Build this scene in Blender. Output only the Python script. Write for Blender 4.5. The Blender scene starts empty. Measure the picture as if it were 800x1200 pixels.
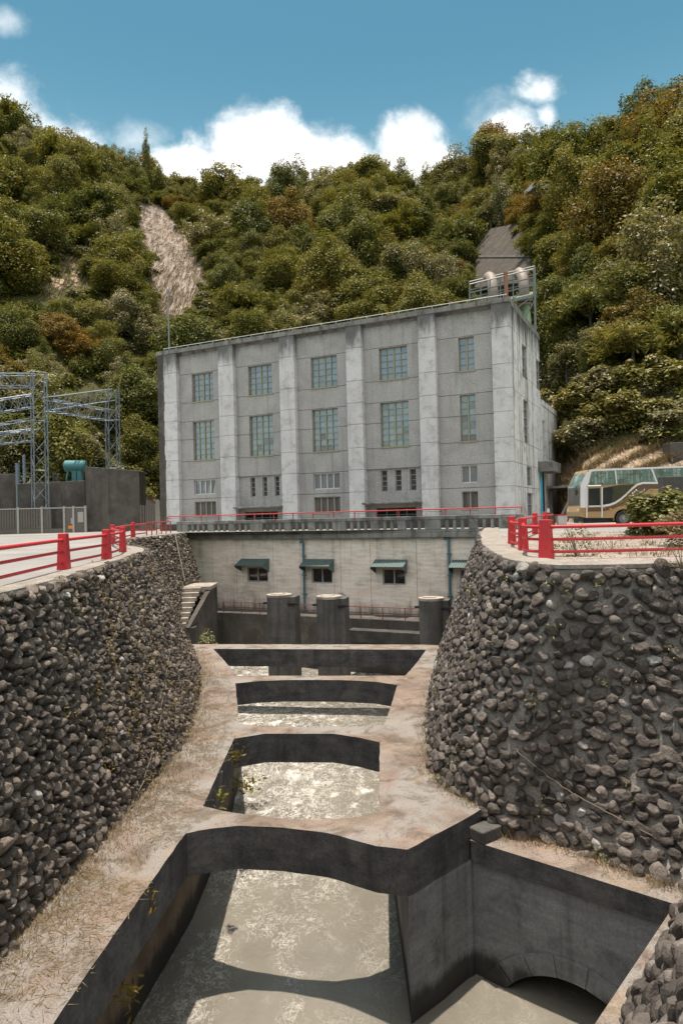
import bpy, bmesh, math, random
import numpy as np
from mathutils import Vector, Matrix, geometry, noise as mnoise
R = math.radians
random.seed(7); rng = np.random.default_rng(7)
sc = bpy.context.scene
col = sc.collection

# ------------------------------------------------------------------ camera
ZC = 1.53; FPX = 815.0; ROLL = .0245; PITCH = .006
cam_d = bpy.data.cameras.new("camera"); cam = bpy.data.objects.new("camera", cam_d); col.objects.link(cam)
cam_d.sensor_fit = 'HORIZONTAL'; cam_d.sensor_width = 24.0; cam_d.lens = 24.0 * FPX / 800.0
cam_d.clip_start = .1; cam_d.clip_end = 3000
c_, s_ = math.cos(ROLL), math.sin(ROLL); cp_, sp_ = math.cos(PITCH), math.sin(PITCH)
def _pt(v): return Vector((v[0], cp_ * v[1] - sp_ * v[2], sp_ * v[1] + cp_ * v[2]))
rx, ry, rz = _pt((c_, 0, -s_)), _pt((s_, 0, c_)), _pt((0, -1, 0))
cam.matrix_world = Matrix(((rx.x, ry.x, rz.x, 0), (rx.y, ry.y, rz.y, 0), (rx.z, ry.z, rz.z, ZC), (0, 0, 0, 1)))
sc.camera = cam
sc.render.resolution_x, sc.render.resolution_y = 682, 1024

# ------------------------------------------------------------------ light
SUN = Vector((-.055, .045, 1)).normalized()       # towards the sun: nearly overhead
sun_el = math.asin(SUN.z); sun_az = math.atan2(SUN.x, SUN.y)
sd = bpy.data.lights.new("sun", 'SUN'); so = bpy.data.objects.new("sun", sd); col.objects.link(so)
sd.energy = 3.9; sd.angle = R(.53); sd.color = (1, .90, .78)
so.rotation_euler = SUN.to_track_quat('Z', 'Y').to_euler()
SKY_STRENGTH = .15
sc.view_settings.view_transform = 'Standard'; sc.view_settings.look = 'None'
sc.view_settings.exposure = .72; sc.view_settings.gamma = 1; sc.view_settings.use_curve_mapping = False
sc.cycles.max_bounces = 6; sc.cycles.diffuse_bounces = 4; sc.cycles.glossy_bounces = 3
sc.cycles.transmission_bounces = 2; sc.cycles.use_denoising = True
sc.cycles.sample_clamp_indirect = 8

def ray(px, py):
    u, v = (px - 400) / FPX, -(py - 600) / FPX
    X = c_ * u + s_ * v; Z = -s_ * u + c_ * v
    return Vector((X, cp_ - sp_ * Z, sp_ + cp_ * Z))
def at(px, py, Y):
    q = ray(px, py); t = Y / q.y
    return Vector((q.x * t, Y, ZC + q.z * t))
def atz(px, py, Z):
    q = ray(px, py); t = (Z - ZC) / q.z
    return Vector((q.x * t, q.y * t, Z))
GS = .009
def gz(Y): return GS * Y
def atg(px, py):
    q = ray(px, py); t = -ZC / (q.z - GS * q.y)
    return Vector((q.x * t, q.y * t, ZC + q.z * t))

# ------------------------------------------------------------------ node helpers
class NT:
    def __init__(s, tree): s.t = tree; s.n = tree.nodes; s.l = tree.links
    def node(s, typ, **kw):
        n = s.n.new(typ)
        for k, v in kw.items(): setattr(n, k, v)
        return n
    def put(s, sock, v):
        if isinstance(v, bpy.types.NodeSocket): s.l.new(v, sock)
        elif v is not None: sock.default_value = v
    def math(s, op, a, b=None, c=None, clamp=False):
        n = s.node('ShaderNodeMath', operation=op, use_clamp=clamp)
        for i, v in enumerate((a, b, c)):
            if v is not None: s.put(n.inputs[i], v)
        return n.outputs[0]
    def vmath(s, op, a, b=None):
        n = s.node('ShaderNodeVectorMath', operation=op)
        s.put(n.inputs[0], a)
        if b is not None: s.put(n.inputs[1], b)
        return n.outputs[1] if op in ('LENGTH', 'DOT_PRODUCT') else n.outputs[0]
    def noise(s, vec, scale, detail=4, rough=.55, dist=0, out=0):
        n = s.node('ShaderNodeTexNoise'); s.put(n.inputs['Vector'], vec)
        s.put(n.inputs['Scale'], scale); s.put(n.inputs['Detail'], detail); s.put(n.inputs['Roughness'], rough); s.put(n.inputs['Distortion'], dist)
        return n.outputs[out]
    def ramp(s, fac, stops):
        n = s.node('ShaderNodeValToRGB'); cr = n.color_ramp
        while len(cr.elements) < len(stops): cr.elements.new(.5)
        for e, (p, c) in zip(cr.elements, stops):
            e.position = p; e.color = tuple(c) + (1,) if len(c) == 3 else c
        s.put(n.inputs[0], fac); return n.outputs[0]
    def step(s, fac, a, b):
        n = s.node('ShaderNodeMapRange', interpolation_type='SMOOTHSTEP')
        s.put(n.inputs[0], fac); n.inputs[1].default_value = a; n.inputs[2].default_value = b
        return n.outputs[0]
    def mix(s, fac, a, b, blend='MIX'):
        n = s.node('ShaderNodeMix', data_type='RGBA', blend_type=blend)
        s.put(n.inputs[0], fac)
        for i, v in ((6, a), (7, b)):
            if not isinstance(v, bpy.types.NodeSocket): v = tuple(v) + (1,) if len(v) == 3 else v
            s.put(n.inputs[i], v)
        return n.outputs[2]
    def scalev(s, vec, sx, sy, sz):
        return s.vmath('MULTIPLY', vec, (sx, sy, sz))
    def sep(s, vec):
        n = s.node('ShaderNodeSeparateXYZ'); s.put(n.inputs[0], vec); return n.outputs
    def bump(s, h, strength, dist=.02):
        n = s.node('ShaderNodeBump'); s.put(n.inputs['Height'], h); n.inputs['Strength'].default_value = strength; n.inputs['Distance'].default_value = dist
        return n.outputs[0]

def new_mat(name):
    m = bpy.data.materials.new(name); m.use_nodes = True
    t = NT(m.node_tree); t.bs = t.n['Principled BSDF']; t.out = t.n['Material Output']
    t.pos = t.node('ShaderNodeNewGeometry').outputs['Position']
    tc = t.node('ShaderNodeTexCoord'); t.obj = tc.outputs['Object']
    return m, t
def fin(t, color, rough=.85, normal=None, spec=.3, metal=0):
    t.put(t.bs.inputs['Base Color'], color if isinstance(color, bpy.types.NodeSocket) else tuple(color) + (1,))
    t.put(t.bs.inputs['Roughness'], rough); t.put(t.bs.inputs['Metallic'], metal)
    t.put(t.bs.inputs['Specular IOR Level'], spec)
    if normal is not None: t.put(t.bs.inputs['Normal'], normal)
M = {}
def surf(name, c1, c2, scale=1.5, spot=None, spot_amt=.5, spot_scale=.6, fine=14, fine_amt=.25, streak=None, streak_amt=.5, streak_scale=(1.6, 1.6, .12), streak_lo=.5,
         rough=.88, bump=.4, bdist=.02, spec=.25, coord='pos', zstain=None, zcol=(.03, .028, .025), board=0):
    """general weathered mineral surface: two tones, blotches, grain and vertical streaks"""
    m, t = new_mat(name); P = t.pos if coord == 'pos' else t.obj
    c = t.mix(t.step(t.noise(P, scale, 5, .6), .3, .7), c1, c2)
    f = t.noise(P, fine, 3, .7)
    c = t.mix(fine_amt, c, t.ramp(f, [(.25, (.0, .0, .0)), (.5, (.5, .5, .5)), (.75, (1, 1, 1))]), 'OVERLAY')
    if spot is not None:
        b = t.math('MULTIPLY', t.step(t.noise(P, spot_scale, 8, .68, .4), .48, .68), spot_amt); c = t.mix(b, c, spot)
    if streak is not None:
        b = t.math('MULTIPLY', t.step(t.noise(t.scalev(P, *streak_scale), 1.0, 6, .65), streak_lo, streak_lo + .22), streak_amt); c = t.mix(b, c, streak)
    if board:
        w = t.noise(t.scalev(P, .15, .15, 1), 5.5, 2, .5)
        c = t.mix(board, c, t.ramp(w, [(.35, (.3, .3, .3)), (.65, (.7, .7, .7))]), 'OVERLAY')
    for (za, zb, amt) in (zstain or []):
        z = t.sep(P)[2]
        g = t.step(z, za, zb)
        n = t.step(t.math('ADD', t.math('MULTIPLY', g, .62), t.noise(t.scalev(P, 1.1, 1.1, .22), 1.3, 7, .7)), .62, 1.0)
        c = t.mix(t.math('MULTIPLY', n, amt), c, zcol)
    h = t.math('ADD', f, t.math('MULTIPLY', t.noise(P, scale * 3, 5, .6), 1.2))
    fin(t, c, rough, t.bump(h, bump, bdist), spec); M[name] = m; return m
def paint(name, c, rough=.45, var=.15, metal=0, spec=.5, dirt=(.12, .09, .07), dirt_amt=.35, sc_=3):
    m, t = new_mat(name); n = t.noise(t.pos, sc_, 6, .65)
    k = t.mix(t.math('MULTIPLY', t.step(n, .5, .75), dirt_amt), c, dirt)
    k = t.mix(var, k, t.noise(t.pos, sc_ * 4, 3, .6), 'OVERLAY')
    fin(t, k, rough, t.bump(n, .08, .01), spec, metal); M[name] = m; return m

# ------------------------------------------------------------------ world: sky + clouds (in sky-direction space)
w = bpy.data.worlds.new("World"); sc.world = w; w.use_nodes = True
t = NT(w.node_tree); bg = t.n['Background']
sky = t.node('ShaderNodeTexSky', sky_type='NISHITA', sun_disc=False); sky.sun_elevation = sun_el; sky.sun_rotation = sun_az
sky.air_density = 1.0; sky.dust_density = .6; sky.ozone_density = 1.5; sky.altitude = 100
D = t.node('ShaderNodeTexCoord').outputs['Generated']
x, y, z = t.sep(D)
yy = t.math('MAXIMUM', y, .05)
comb = t.node('ShaderNodeCombineXYZ'); t.put(comb.inputs[0], t.math('DIVIDE', x, yy)); t.put(comb.inputs[1], t.math('DIVIDE', z, yy))
UV = comb.outputs[0]
def duv(px, py): q = ray(px, py); return (q.x / q.y, q.z / q.y, 0)
nz = t.noise(UV, 9, 9, .62, .3); nz2 = t.noise(UV, 26, 6, .6)
warp = t.math('ADD', t.math('MULTIPLY', t.math('SUBTRACT', nz, .5), 1.35), t.math('MULTIPLY', t.math('SUBTRACT', nz2, .5), .35))
def blob(px, py, rx_, ry_, rot=0):
    v = t.vmath('SUBTRACT', UV, duv(px, py))
    if rot:
        n = t.node('ShaderNodeVectorRotate', rotation_type='Z_AXIS'); t.put(n.inputs['Vector'], v); n.inputs['Angle'].default_value = rot; v = n.outputs[0]
    v = t.vmath('MULTIPLY', v, (FPX / rx_, FPX / ry_, 0))
    return t.math('SUBTRACT', 1.0, t.vmath('LENGTH', v))
def dens(blobs, lo, hi, amp=1.0):
    m = blobs[0]
    for b in blobs[1:]: m = t.math('MAXIMUM', m, b)
    return t.step(t.math('ADD', m, t.math('MULTIPLY', warp, amp)), lo, hi)
main = dens([blob(312, 182, 108, 62), blob(232, 198, 100, 36), blob(400, 212, 130, 52), blob(480, 172, 50, 48), blob(508, 196, 40, 46), blob(330, 245, 330, 60)], -.12, .62, 1.15)
left = dens([blob(8, 128, 70, 66), blob(72, 170, 120, 42, .6), blob(20, 200, 170, 66)], .0, .95, 1.35)
puff = dens([blob(600, 150, 38, 34), blob(634, 103, 34, 22), blob(643, 134, 16, 18), blob(580, 172, 24, 18)], -.2, 1.1, 2.2)
wisp = t.math('MULTIPLY', dens([blob(5, 25, 30, 22), blob(160, 165, 60, 30), blob(590, 140, 60, 40)], .0, 1.3, 1.8), .35)
front = t.step(y, .02, .1)
m = t.math('MAXIMUM', t.math('MAXIMUM', main, t.math('MULTIPLY', left, .74)), t.math('MAXIMUM', t.math('MULTIPLY', puff, .8), wisp))
m = t.math('MULTIPLY', m, front)
behind = t.step(y, .05, -.25)      # unseen bright cloud deck behind the camera, added to fill the facade with light
back = t.math('MULTIPLY', t.math('MULTIPLY', t.step(t.noise(t.scalev(D, 1, 1, 1.6), 2.6, 8, .6), .30, .46), behind), t.step(z, .26, .42))
high = t.math('MULTIPLY', t.step(z, .66, .80), t.step(t.noise(D, 3.0, 7, .6), .46, .62))  # overhead clouds out of view, added for neutral fill light
back = t.math('MAXIMUM', back, high)
m = t.math('MAXIMUM', m, t.math('MULTIPLY', back, .9))
tint = t.mix(1.0, sky.outputs[0], t.mix(t.step(z, .30, .58), (.74, .88, .64), (.34, .59, .49)), 'MULTIPLY')
ccol = t.mix(t.step(nz2, .3, .7), (5.9, 5.8, 5.75), (7.7, 7.5, 7.2))
t.put(bg.inputs['Color'], t.mix(m, tint, ccol)); bg.inputs['Strength'].default_value = SKY_STRENGTH

# ------------------------------------------------------------------ mesh helpers
class MB:
    def __init__(s): s.v = []; s.f = []; s.mi = []
    def add(s, V, F, mi=0):
        o = len(s.v); s.v.extend([tuple(p) for p in V]); s.f.extend([tuple(i + o for i in f) for f in F]); s.mi.extend([mi] * len(F)); return s
    def box(s, a, b, mi=0, M_=None):
        (x0, y0, z0), (x1, y1, z1) = a, b
        V = [Vector((x, y, z)) for z in (z0, z1) for x, y in ((x0, y0), (x1, y0), (x1, y1), (x0, y1))]
        if M_ is not None: V = [M_ @ p for p in V]
        return s.add(V, [(3, 2, 1, 0), (4, 5, 6, 7), (0, 1, 5, 4), (1, 2, 6, 5), (2, 3, 7, 6), (3, 0, 4, 7)], mi)
    def frustum(s, c, a, b, h, mi=0, rot=0):   # base half-size a, top half-size b
        Rz = Matrix.Rotation(rot, 3, 'Z'); V = []
        for (hx, hy), z in ((a, 0), (b, h)):
            for sx, sy in ((-1, -1), (1, -1), (1, 1), (-1, 1)): V.append(Vector(c) + Rz @ Vector((sx * hx, sy * hy, z)))
        return s.add(V, [(3, 2, 1, 0), (4, 5, 6, 7), (0, 1, 5, 4), (1, 2, 6, 5), (2, 3, 7, 6), (3, 0, 4, 7)], mi)
    def tube(s, pts, r, n=8, mi=0, caps=True):
        pts = [Vector(p) for p in pts]; rs = r if isinstance(r, (list, tuple)) else [r] * len(pts)
        V = []; up = None
        for i, p in enumerate(pts):
            d = (pts[min(i + 1, len(pts) - 1)] - pts[max(i - 1, 0)]).normalized()
            if up is None: up = Vector((0, 0, 1)) if abs(d.z) < .9 else Vector((1, 0, 0))
            a = d.cross(up).normalized(); b = a.cross(d).normalized(); up = b
            for k in range(n):
                th = 2 * math.pi * k / n; V.append(p + (a * math.cos(th) + b * math.sin(th)) * rs[i])
        F = []
        for i in range(len(pts) - 1):
            for k in range(n):
                k2 = (k + 1) % n; F.append((i * n + k, i * n + k2, (i + 1) * n + k2, (i + 1) * n + k))
        if caps: F.append(tuple(range(n))[::-1]); F.append(tuple((len(pts) - 1) * n + k for k in range(n)))
        return s.add(V, F, mi)
    def prism(s, poly, z0, z1, mi=0, side=None, bottom=True):
        """plan polygon (x, y) extruded between z0 and z1"""
        P = [(p[0], p[1]) for p in poly]
        A = sum(P[i][0] * P[(i + 1) % len(P)][1] - P[(i + 1) % len(P)][0] * P[i][1] for i in range(len(P)))
        if A < 0: P = P[::-1]
        n = len(P); tris = geometry.tessellate_polygon([[Vector((x, y, 0)) for x, y in P]])
        V = [(x, y, z0) for x, y in P] + [(x, y, z1) for x, y in P]
        T = []
        for tr in tris:
            a, b, c = (Vector(P[i]) for i in tr)
            if (b - a).cross(c - a) < 0: tr = tr[::-1]
            T.append(tuple(tr))
        s.add(V, [tuple(i + n for i in tr) for tr in T] + ([tr[::-1] for tr in T] if bottom else []), mi)
        s.add(V, [(i, (i + 1) % n, (i + 1) % n + n, i + n) for i in range(n)], mi if side is None else side)
        return s
    def plate(s, poly3, nrm, th, mi=0):
        """planar 3D polygon thickened backwards along nrm"""
        P = [Vector(p) for p in poly3]; nrm = Vector(nrm).normalized(); n = len(P)
        N = Vector((0, 0, 0))
        for i in range(n): N += P[i].cross(P[(i + 1) % n])
        if N.dot(nrm) < 0: P = P[::-1]
        tris = geometry.tessellate_polygon([P]); T = []
        for tr in tris:
            a, b, c = (P[i] for i in tr)
            T.append(tuple(tr) if (b - a).cross(c - a).dot(nrm) > 0 else tuple(tr)[::-1])
        V = P + [p - nrm * th for p in P]
        F = T + [tuple(i + n for i in tr)[::-1] for tr in T] + [((i + 1) % n, i, i + n, (i + 1) % n + n) for i in range(n)]
        return s.add(V, F, mi)
    def ell(s, c, r, nu=14, nv=8, mi=0, M_=None):
        V = []; F = []
        for j in range(nv + 1):
            ph = math.pi * j / nv
            for i in range(nu):
                th = 2 * math.pi * i / nu
                p = Vector((math.sin(ph) * math.cos(th) * r[0], math.sin(ph) * math.sin(th) * r[1], math.cos(ph) * r[2]))
                if M_ is not None: p = M_ @ p
                V.append(p + Vector(c))
        for j in range(nv):
            for i in range(nu):
                i2 = (i + 1) % nu; F.append((j * nu + i, (j + 1) * nu + i, (j + 1) * nu + i2, j * nu + i2))
        return s.add(V, F, mi)
    def build(s, name, mats, parent=None, bevel=0, smooth=False, seg=2):
        me = bpy.data.meshes.new(name); me.from_pydata(s.v, [], s.f)
        mats = mats if isinstance(mats, (list, tuple)) else [mats]
        for m_ in mats: me.materials.append(M[m_] if isinstance(m_, str) else m_)
        if len(mats) > 1: me.polygons.foreach_set('material_index', s.mi)
        if smooth: me.polygons.foreach_set('use_smooth', [True] * len(me.polygons))
        me.update()
        o = bpy.data.objects.new(name, me); col.objects.link(o)
        if parent is not None: o.parent = parent
        if bevel:
            b = o.modifiers.new('bevel', 'BEVEL'); b.width = bevel; b.segments = seg; b.limit_method = 'ANGLE'; b.angle_limit = R(40)
        if smooth == 'auto':
            me.polygons.foreach_set('use_smooth', [False] * len(me.polygons))
        return o
def np_mesh(name, V, F, mats, parent=None, mi=None, smooth=False):
    """numpy verts (n,3) and faces (m,k) into one mesh object"""
    me = bpy.data.meshes.new(name); V = np.asarray(V, np.float32); F = np.asarray(F, np.int32); k = F.shape[1]
    me.vertices.add(len(V)); me.vertices.foreach_set('co', V.ravel())
    me.loops.add(F.size); me.loops.foreach_set('vertex_index', F.ravel())
    me.polygons.add(len(F)); me.polygons.foreach_set('loop_start', np.arange(0, F.size, k, dtype=np.int32))
    try: me.polygons.foreach_set('loop_total', np.full(len(F), k, np.int32))
    except Exception: pass
    for m_ in (mats if isinstance(mats, (list, tuple)) else [mats]): me.materials.append(M[m_] if isinstance(m_, str) else m_)
    if mi is not None: me.polygons.foreach_set('material_index', np.asarray(mi, np.int32))
    me.polygons.foreach_set('use_smooth', np.full(len(F), smooth))
    me.update(calc_edges=True); me.validate()
    o = bpy.data.objects.new(name, me); col.objects.link(o)
    if parent is not None: o.parent = parent
    return o
def tag(o, label, cat, group=None, kind=None):
    if label: o['label'] = label
    if cat: o['category'] = cat
    if group: o['group'] = group
    if kind: o['kind'] = kind
    return o
def struct(o): o['kind'] = 'structure'; return o
def empty(name, loc=(0, 0, 0), rotz=0, label=None, cat=None, group=None):
    o = bpy.data.objects.new(name, None); col.objects.link(o); o.location = loc; o.rotation_euler = (0, 0, rotz)
    return tag(o, label, cat, group)
def dup(root, loc=None, rotz=None, label=None, scale=None):
    def cp(o, par):
        c = o.copy(); col.objects.link(c); c.parent = par
        for ch in o.children: cp(ch, c)
        return c
    r = cp(root, None)
    if loc is not None: r.location = loc
    if rotz is not None: r.rotation_euler = (0, 0, rotz)
    if scale is not None: r.scale = scale if hasattr(scale, '__len__') else (scale,) * 3
    if label: r['label'] = label
    return r
def catmull(P, n):
    """dense Catmull-Rom through P, n samples per span"""
    P = [np.array(p, float) for p in P]; P = [2 * P[0] - P[1]] + P + [2 * P[-1] - P[-2]]; out = []
    for i in range(1, len(P) - 2):
        for k in range(n):
            u = k / n; a, b, c, d = P[i - 1], P[i], P[i + 1], P[i + 2]
            out.append(.5 * (2 * b + (c - a) * u + (2 * a - 5 * b + 4 * c - d) * u * u + (3 * b - a - 3 * c + d) * u ** 3))
    out.append(P[-2]); return np.array(out)

# ------------------------------------------------------------------ materials
surf('pilaster_concrete', (.66, .64, .645), (.54, .525, .53), .5, spot=(.22, .21, .2), spot_amt=.45, spot_scale=1.1, fine=9, fine_amt=.22,
     streak=(.17, .16, .15), streak_amt=.45, streak_lo=.53, coord='obj', zstain=[(13.2, 17.6, .8), (3.0, -1.0, .35)], bump=.25)
surf('side_concrete', (.76, .75, .74), (.62, .61, .60), .6, spot=(.2, .19, .17), spot_amt=.55, spot_scale=.9, fine=9, fine_amt=.2,
     streak=(.07, .062, .055), streak_amt=.9, streak_lo=.49, streak_scale=(2.0, 2.0, .05), coord='obj', zstain=[(12.6, 18.4, .92)], bump=.25)
surf('pebbledash', (.41, .393, .388), (.355, .34, .334), .5, spot=(.2, .195, .185), spot_amt=.3, fine=9, fine_amt=.3,
     streak=(.19, .18, .165), streak_amt=.5, streak_lo=.5, streak_scale=(2.2, 2.2, .13), coord='obj', bump=.7, bdist=.03, zstain=[(15.2, 17.6, .4)])
surf('cream_concrete', (.78, .685, .60), (.68, .595, .515), .5, spot=(.36, .32, .275), spot_amt=.45, spot_scale=.5, fine=7, fine_amt=.16,
     streak=(.2, .185, .165), streak_amt=.45, streak_lo=.53, coord='obj', board=.45, zstain=[(-3.6, -7.4, .8), (-1.4, .9, .3)], bump=.3)
surf('balustrade_concrete', (.27, .265, .25), (.19, .185, .175), 1.2, spot=(.06, .058, .052), spot_amt=.75, spot_scale=1.1, streak=(.05, .05, .045), streak_amt=.7, streak_lo=.47, coord='obj')
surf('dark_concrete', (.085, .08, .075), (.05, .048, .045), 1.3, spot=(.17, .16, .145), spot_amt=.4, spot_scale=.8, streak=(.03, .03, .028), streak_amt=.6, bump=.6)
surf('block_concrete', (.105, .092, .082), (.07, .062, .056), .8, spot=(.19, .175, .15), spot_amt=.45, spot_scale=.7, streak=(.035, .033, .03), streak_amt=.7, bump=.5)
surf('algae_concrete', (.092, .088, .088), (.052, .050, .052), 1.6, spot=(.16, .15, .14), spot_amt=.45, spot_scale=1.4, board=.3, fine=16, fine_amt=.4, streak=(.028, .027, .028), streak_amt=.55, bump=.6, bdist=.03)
surf('chamber_concrete', (.21, .215, .22), (.16, .162, .168), .9, spot=(.045, .045, .048), spot_amt=.6, spot_scale=.8, streak=(.06, .058, .055), streak_amt=.6, bump=.4, board=.25, zstain=[(-8.9, -9.75, .9)])
surf('channel_concrete', (.19, .145, .105), (.13, .10, .075), 1., spot=(.045, .036, .028), spot_amt=.7, spot_scale=.5, streak=(.05, .04, .032), streak_amt=.6, bump=.5, zstain=[(-8.7, -9.75, .9)])
surf('pier_concrete', (.14, .132, .124), (.095, .09, .085), 1.2, spot=(.07, .068, .062), spot_amt=.6, spot_scale=.8, streak=(.04, .04, .038), streak_amt=.65, streak_lo=.48, bump=.4)
surf('coping_concrete', (.32, .285, .25), (.235, .207, .178), 1.2, spot=(.14, .12, .095), spot_amt=.5, spot_scale=1.8, fine=18, fine_amt=.4, bump=.6)
surf('pavement_concrete', (.29, .275, .262), (.22, .208, .196), .25, spot=(.21, .195, .175), spot_amt=.5, spot_scale=.22, fine=12, fine_amt=.2, bump=.25)
surf('gravel', (.33, .28, .245), (.24, .2, .17), .6, spot=(.2, .165, .13), spot_amt=.6, spot_scale=.9, fine=9, fine_amt=.7, bump=.9, bdist=.05)
surf('mortar', (.30, .275, .25), (.21, .192, .175), 2.5, spot=(.15, .135, .115), spot_amt=.45, spot_scale=1.3, fine=22, fine_amt=.5, bump=.8, bdist=.03)
surf('shaded_bed', (.06, .046, .035), (.03, .025, .02), 2.5, spot=(.16, .12, .07), spot_amt=.5, spot_scale=1.1, fine=22, fine_amt=.5, bump=.8, bdist=.03)  # bed colour darkened to deepen the shade in gaps between the left-wall stones
surf('penstock_slab', (.085, .07, .057), (.06, .05, .042), .5, spot=(.12, .10, .085), spot_amt=.4, spot_scale=.3, fine=3, board=.5)
surf('step_concrete', (.42, .37, .32), (.29, .25, .21), 2, spot=(.1, .09, .075), spot_amt=.5, spot_scale=2)
paint('red_paint', (.52, .026, .034), .5, .22, dirt=(.20, .045, .04), dirt_amt=.75, sc_=5)
paint('rusty_red', (.20, .05, .045), .7, .25, dirt=(.09, .05, .04), dirt_amt=.8)
paint('thin_red_paint', (.45, .045, .045), .5, .2, dirt=(.16, .06, .05), dirt_amt=.7)
paint('teal_paint', (.05, .19, .20), .5, .25, dirt_amt=.5)
paint('awning_sheet', (.085, .13, .125), .55, .35, dirt=(.09, .07, .05), dirt_amt=.6)
paint('pipe_blue', (.06, .16, .19), .5, .3, dirt_amt=.5)
paint('cyan_paint', (.06, .45, .62), .5, .1)
paint('window_frame_yellow', (.30, .27, .17), .6, .2)
paint('window_frame_white', (.6, .6, .6), .5, .1)
paint('window_frame_grey', (.34, .33, .31), .6, .2)
paint('galvanised', (.20, .24, .285), .5, .2, metal=.2)
paint('grey_metal', (.24, .25, .26), .5, .2, metal=.2)
paint('fence_slat', (.115, .10, .083), .7, .3)
paint('rust_roof', (.26, .12, .085), .8, .3)
paint('bus_silver', (.68, .69, .71), .25, .03, spec=.6, dirt_amt=.1)
paint('bus_tan', (.37, .24, .115), .28, .03, spec=.6, dirt_amt=.15)
paint('bus_brown', (.125, .072, .042), .25, .03, spec=.6, dirt_amt=.1)
paint('rubber', (.018, .018, .018), .75, .1)
paint('black_plastic', (.015, .015, .016), .4, .1)
paint('navy_paint', (.03, .04, .09), .5, .1)
paint('orange_paint', (.75, .22, .03), .5, .1)
paint('penstock_pale', (.26, .21, .18), .6, .3, dirt_amt=.6, sc_=1.5)
paint('penstock_green', (.30, .42, .26), .5, .2)
paint('rail_green_grey', (.15, .17, .155), .5, .2)
def glass(name, tint, refl=.35, rough=.06, wob=.25, var=.5, dirt=.3, dirtcol=(.2, .21, .2), curtain=0):
    m, t = new_mat(name)
    isl = t.node('ShaderNodeNewGeometry').outputs['Random Per Island']
    base = t.mix(t.math('MULTIPLY', isl, var), tint, tuple(c * .25 for c in tint))
    base = t.mix(t.math('MULTIPLY', t.step(t.noise(t.pos, 1.7, 5, .6), .45, .7), dirt), base, dirtcol)
    if curtain:      # pleated curtains and seat backs showing through the tinted glass
        k = t.step(t.noise(t.scalev(t.obj, 9, 1, .35), 1, 2, .5), .42, .6); k2 = t.step(t.noise(t.scalev(t.obj, .8, 1, .9), 1, 4, .6), .42, .56)
        base = t.mix(t.math('MULTIPLY', t.math('MULTIPLY', k, k2), curtain), base, (.50, .56, .52)); base = t.mix(t.math('MULTIPLY', t.step(t.noise(t.scalev(t.obj, 1.3, 1, 2.2), 1, 3, .6), .52, .6), .7), base, (.02, .05, .05))
    bp = t.node('ShaderNodeBump'); bp.inputs['Strength'].default_value = wob; bp.inputs['Distance'].default_value = .05
    t.put(bp.inputs['Height'], t.noise(t.pos, 1.4, 2, .5))
    g = t.node('ShaderNodeBsdfGlossy'); g.inputs['Roughness'].default_value = rough; g.inputs['Color'].default_value = (.95, .86, .88, 1); t.put(g.inputs['Normal'], bp.outputs[0])
    fin(t, base, .4, None, .3)
    mx = t.node('ShaderNodeMixShader'); mx.inputs[0].default_value = refl
    t.l.new(t.bs.outputs[0], mx.inputs[1]); t.l.new(g.outputs[0], mx.inputs[2]); t.l.new(mx.outputs[0], t.out.inputs[0]); M[name] = m
glass('factory_glass', (.20, .225, .275), .16, .08, .12, .45, .5, (.27, .275, .27))
glass('dark_glass', (.012, .013, .015), .1, wob=.1, dirt=.1, dirtcol=(.06, .06, .06))
glass('bus_glass', (.06, .19, .18), .30, .04, .1, .2, .12, (.1, .2, .19), .6)
glass('bus_dark_glass', (.012, .02, .016), .22, .04, .1, .2, .05)
m_, t = new_mat('louvre_shade'); fin(t, t.mix(t.step(t.noise(t.scalev(t.obj, 7, 7, .3), 1, 2), .35, .65), (.16, .145, .13), (.09, .08, .07)), .8); M['louvre_shade'] = m_
m_, t = new_mat('void_dark'); fin(t, (.008, .009, .008), .9); M['void_dark'] = m_

# walkway top: pink-tan weathered concrete with dry litter and dark blotches
m_, t = new_mat('walkway_top'); P = t.pos
c = t.mix(t.step(t.noise(P, .7, 6, .6), .35, .65), (.27, .205, .168), (.185, .142, .115))
c = t.mix(t.math('MULTIPLY', t.step(t.noise(P, .33, 7, .65, .5), .42, .58), .85), c, (.265, .247, .228))
c = t.mix(t.math('MULTIPLY', t.step(t.noise(P, 1.1, 9, .72, .6), .47, .62), .72), c, (.10, .074, .055))
c = t.mix(t.math('MULTIPLY', t.step(t.noise(t.scalev(P, 1, 1, 1), .5, 6, .6, 1.0), .52, .7), .35), c, (.33, .245, .145))
f = t.noise(P, 26, 4, .7)
c = t.mix(.45, c, t.ramp(f, [(.25, (.05, .05, .05)), (.5, (.5, .5, .5)), (.75, (.95, .95, .95))]), 'OVERLAY')
c = t.mix(t.math('MULTIPLY', t.step(t.noise(P, 9, 3, .6), .62, .7), .5), c, (.07, .05, .035))
fin(t, c, .9, t.bump(t.math('ADD', f, t.noise(P, 6, 4, .6)), .7, .04), .2); M['walkway_top'] = m_

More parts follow.
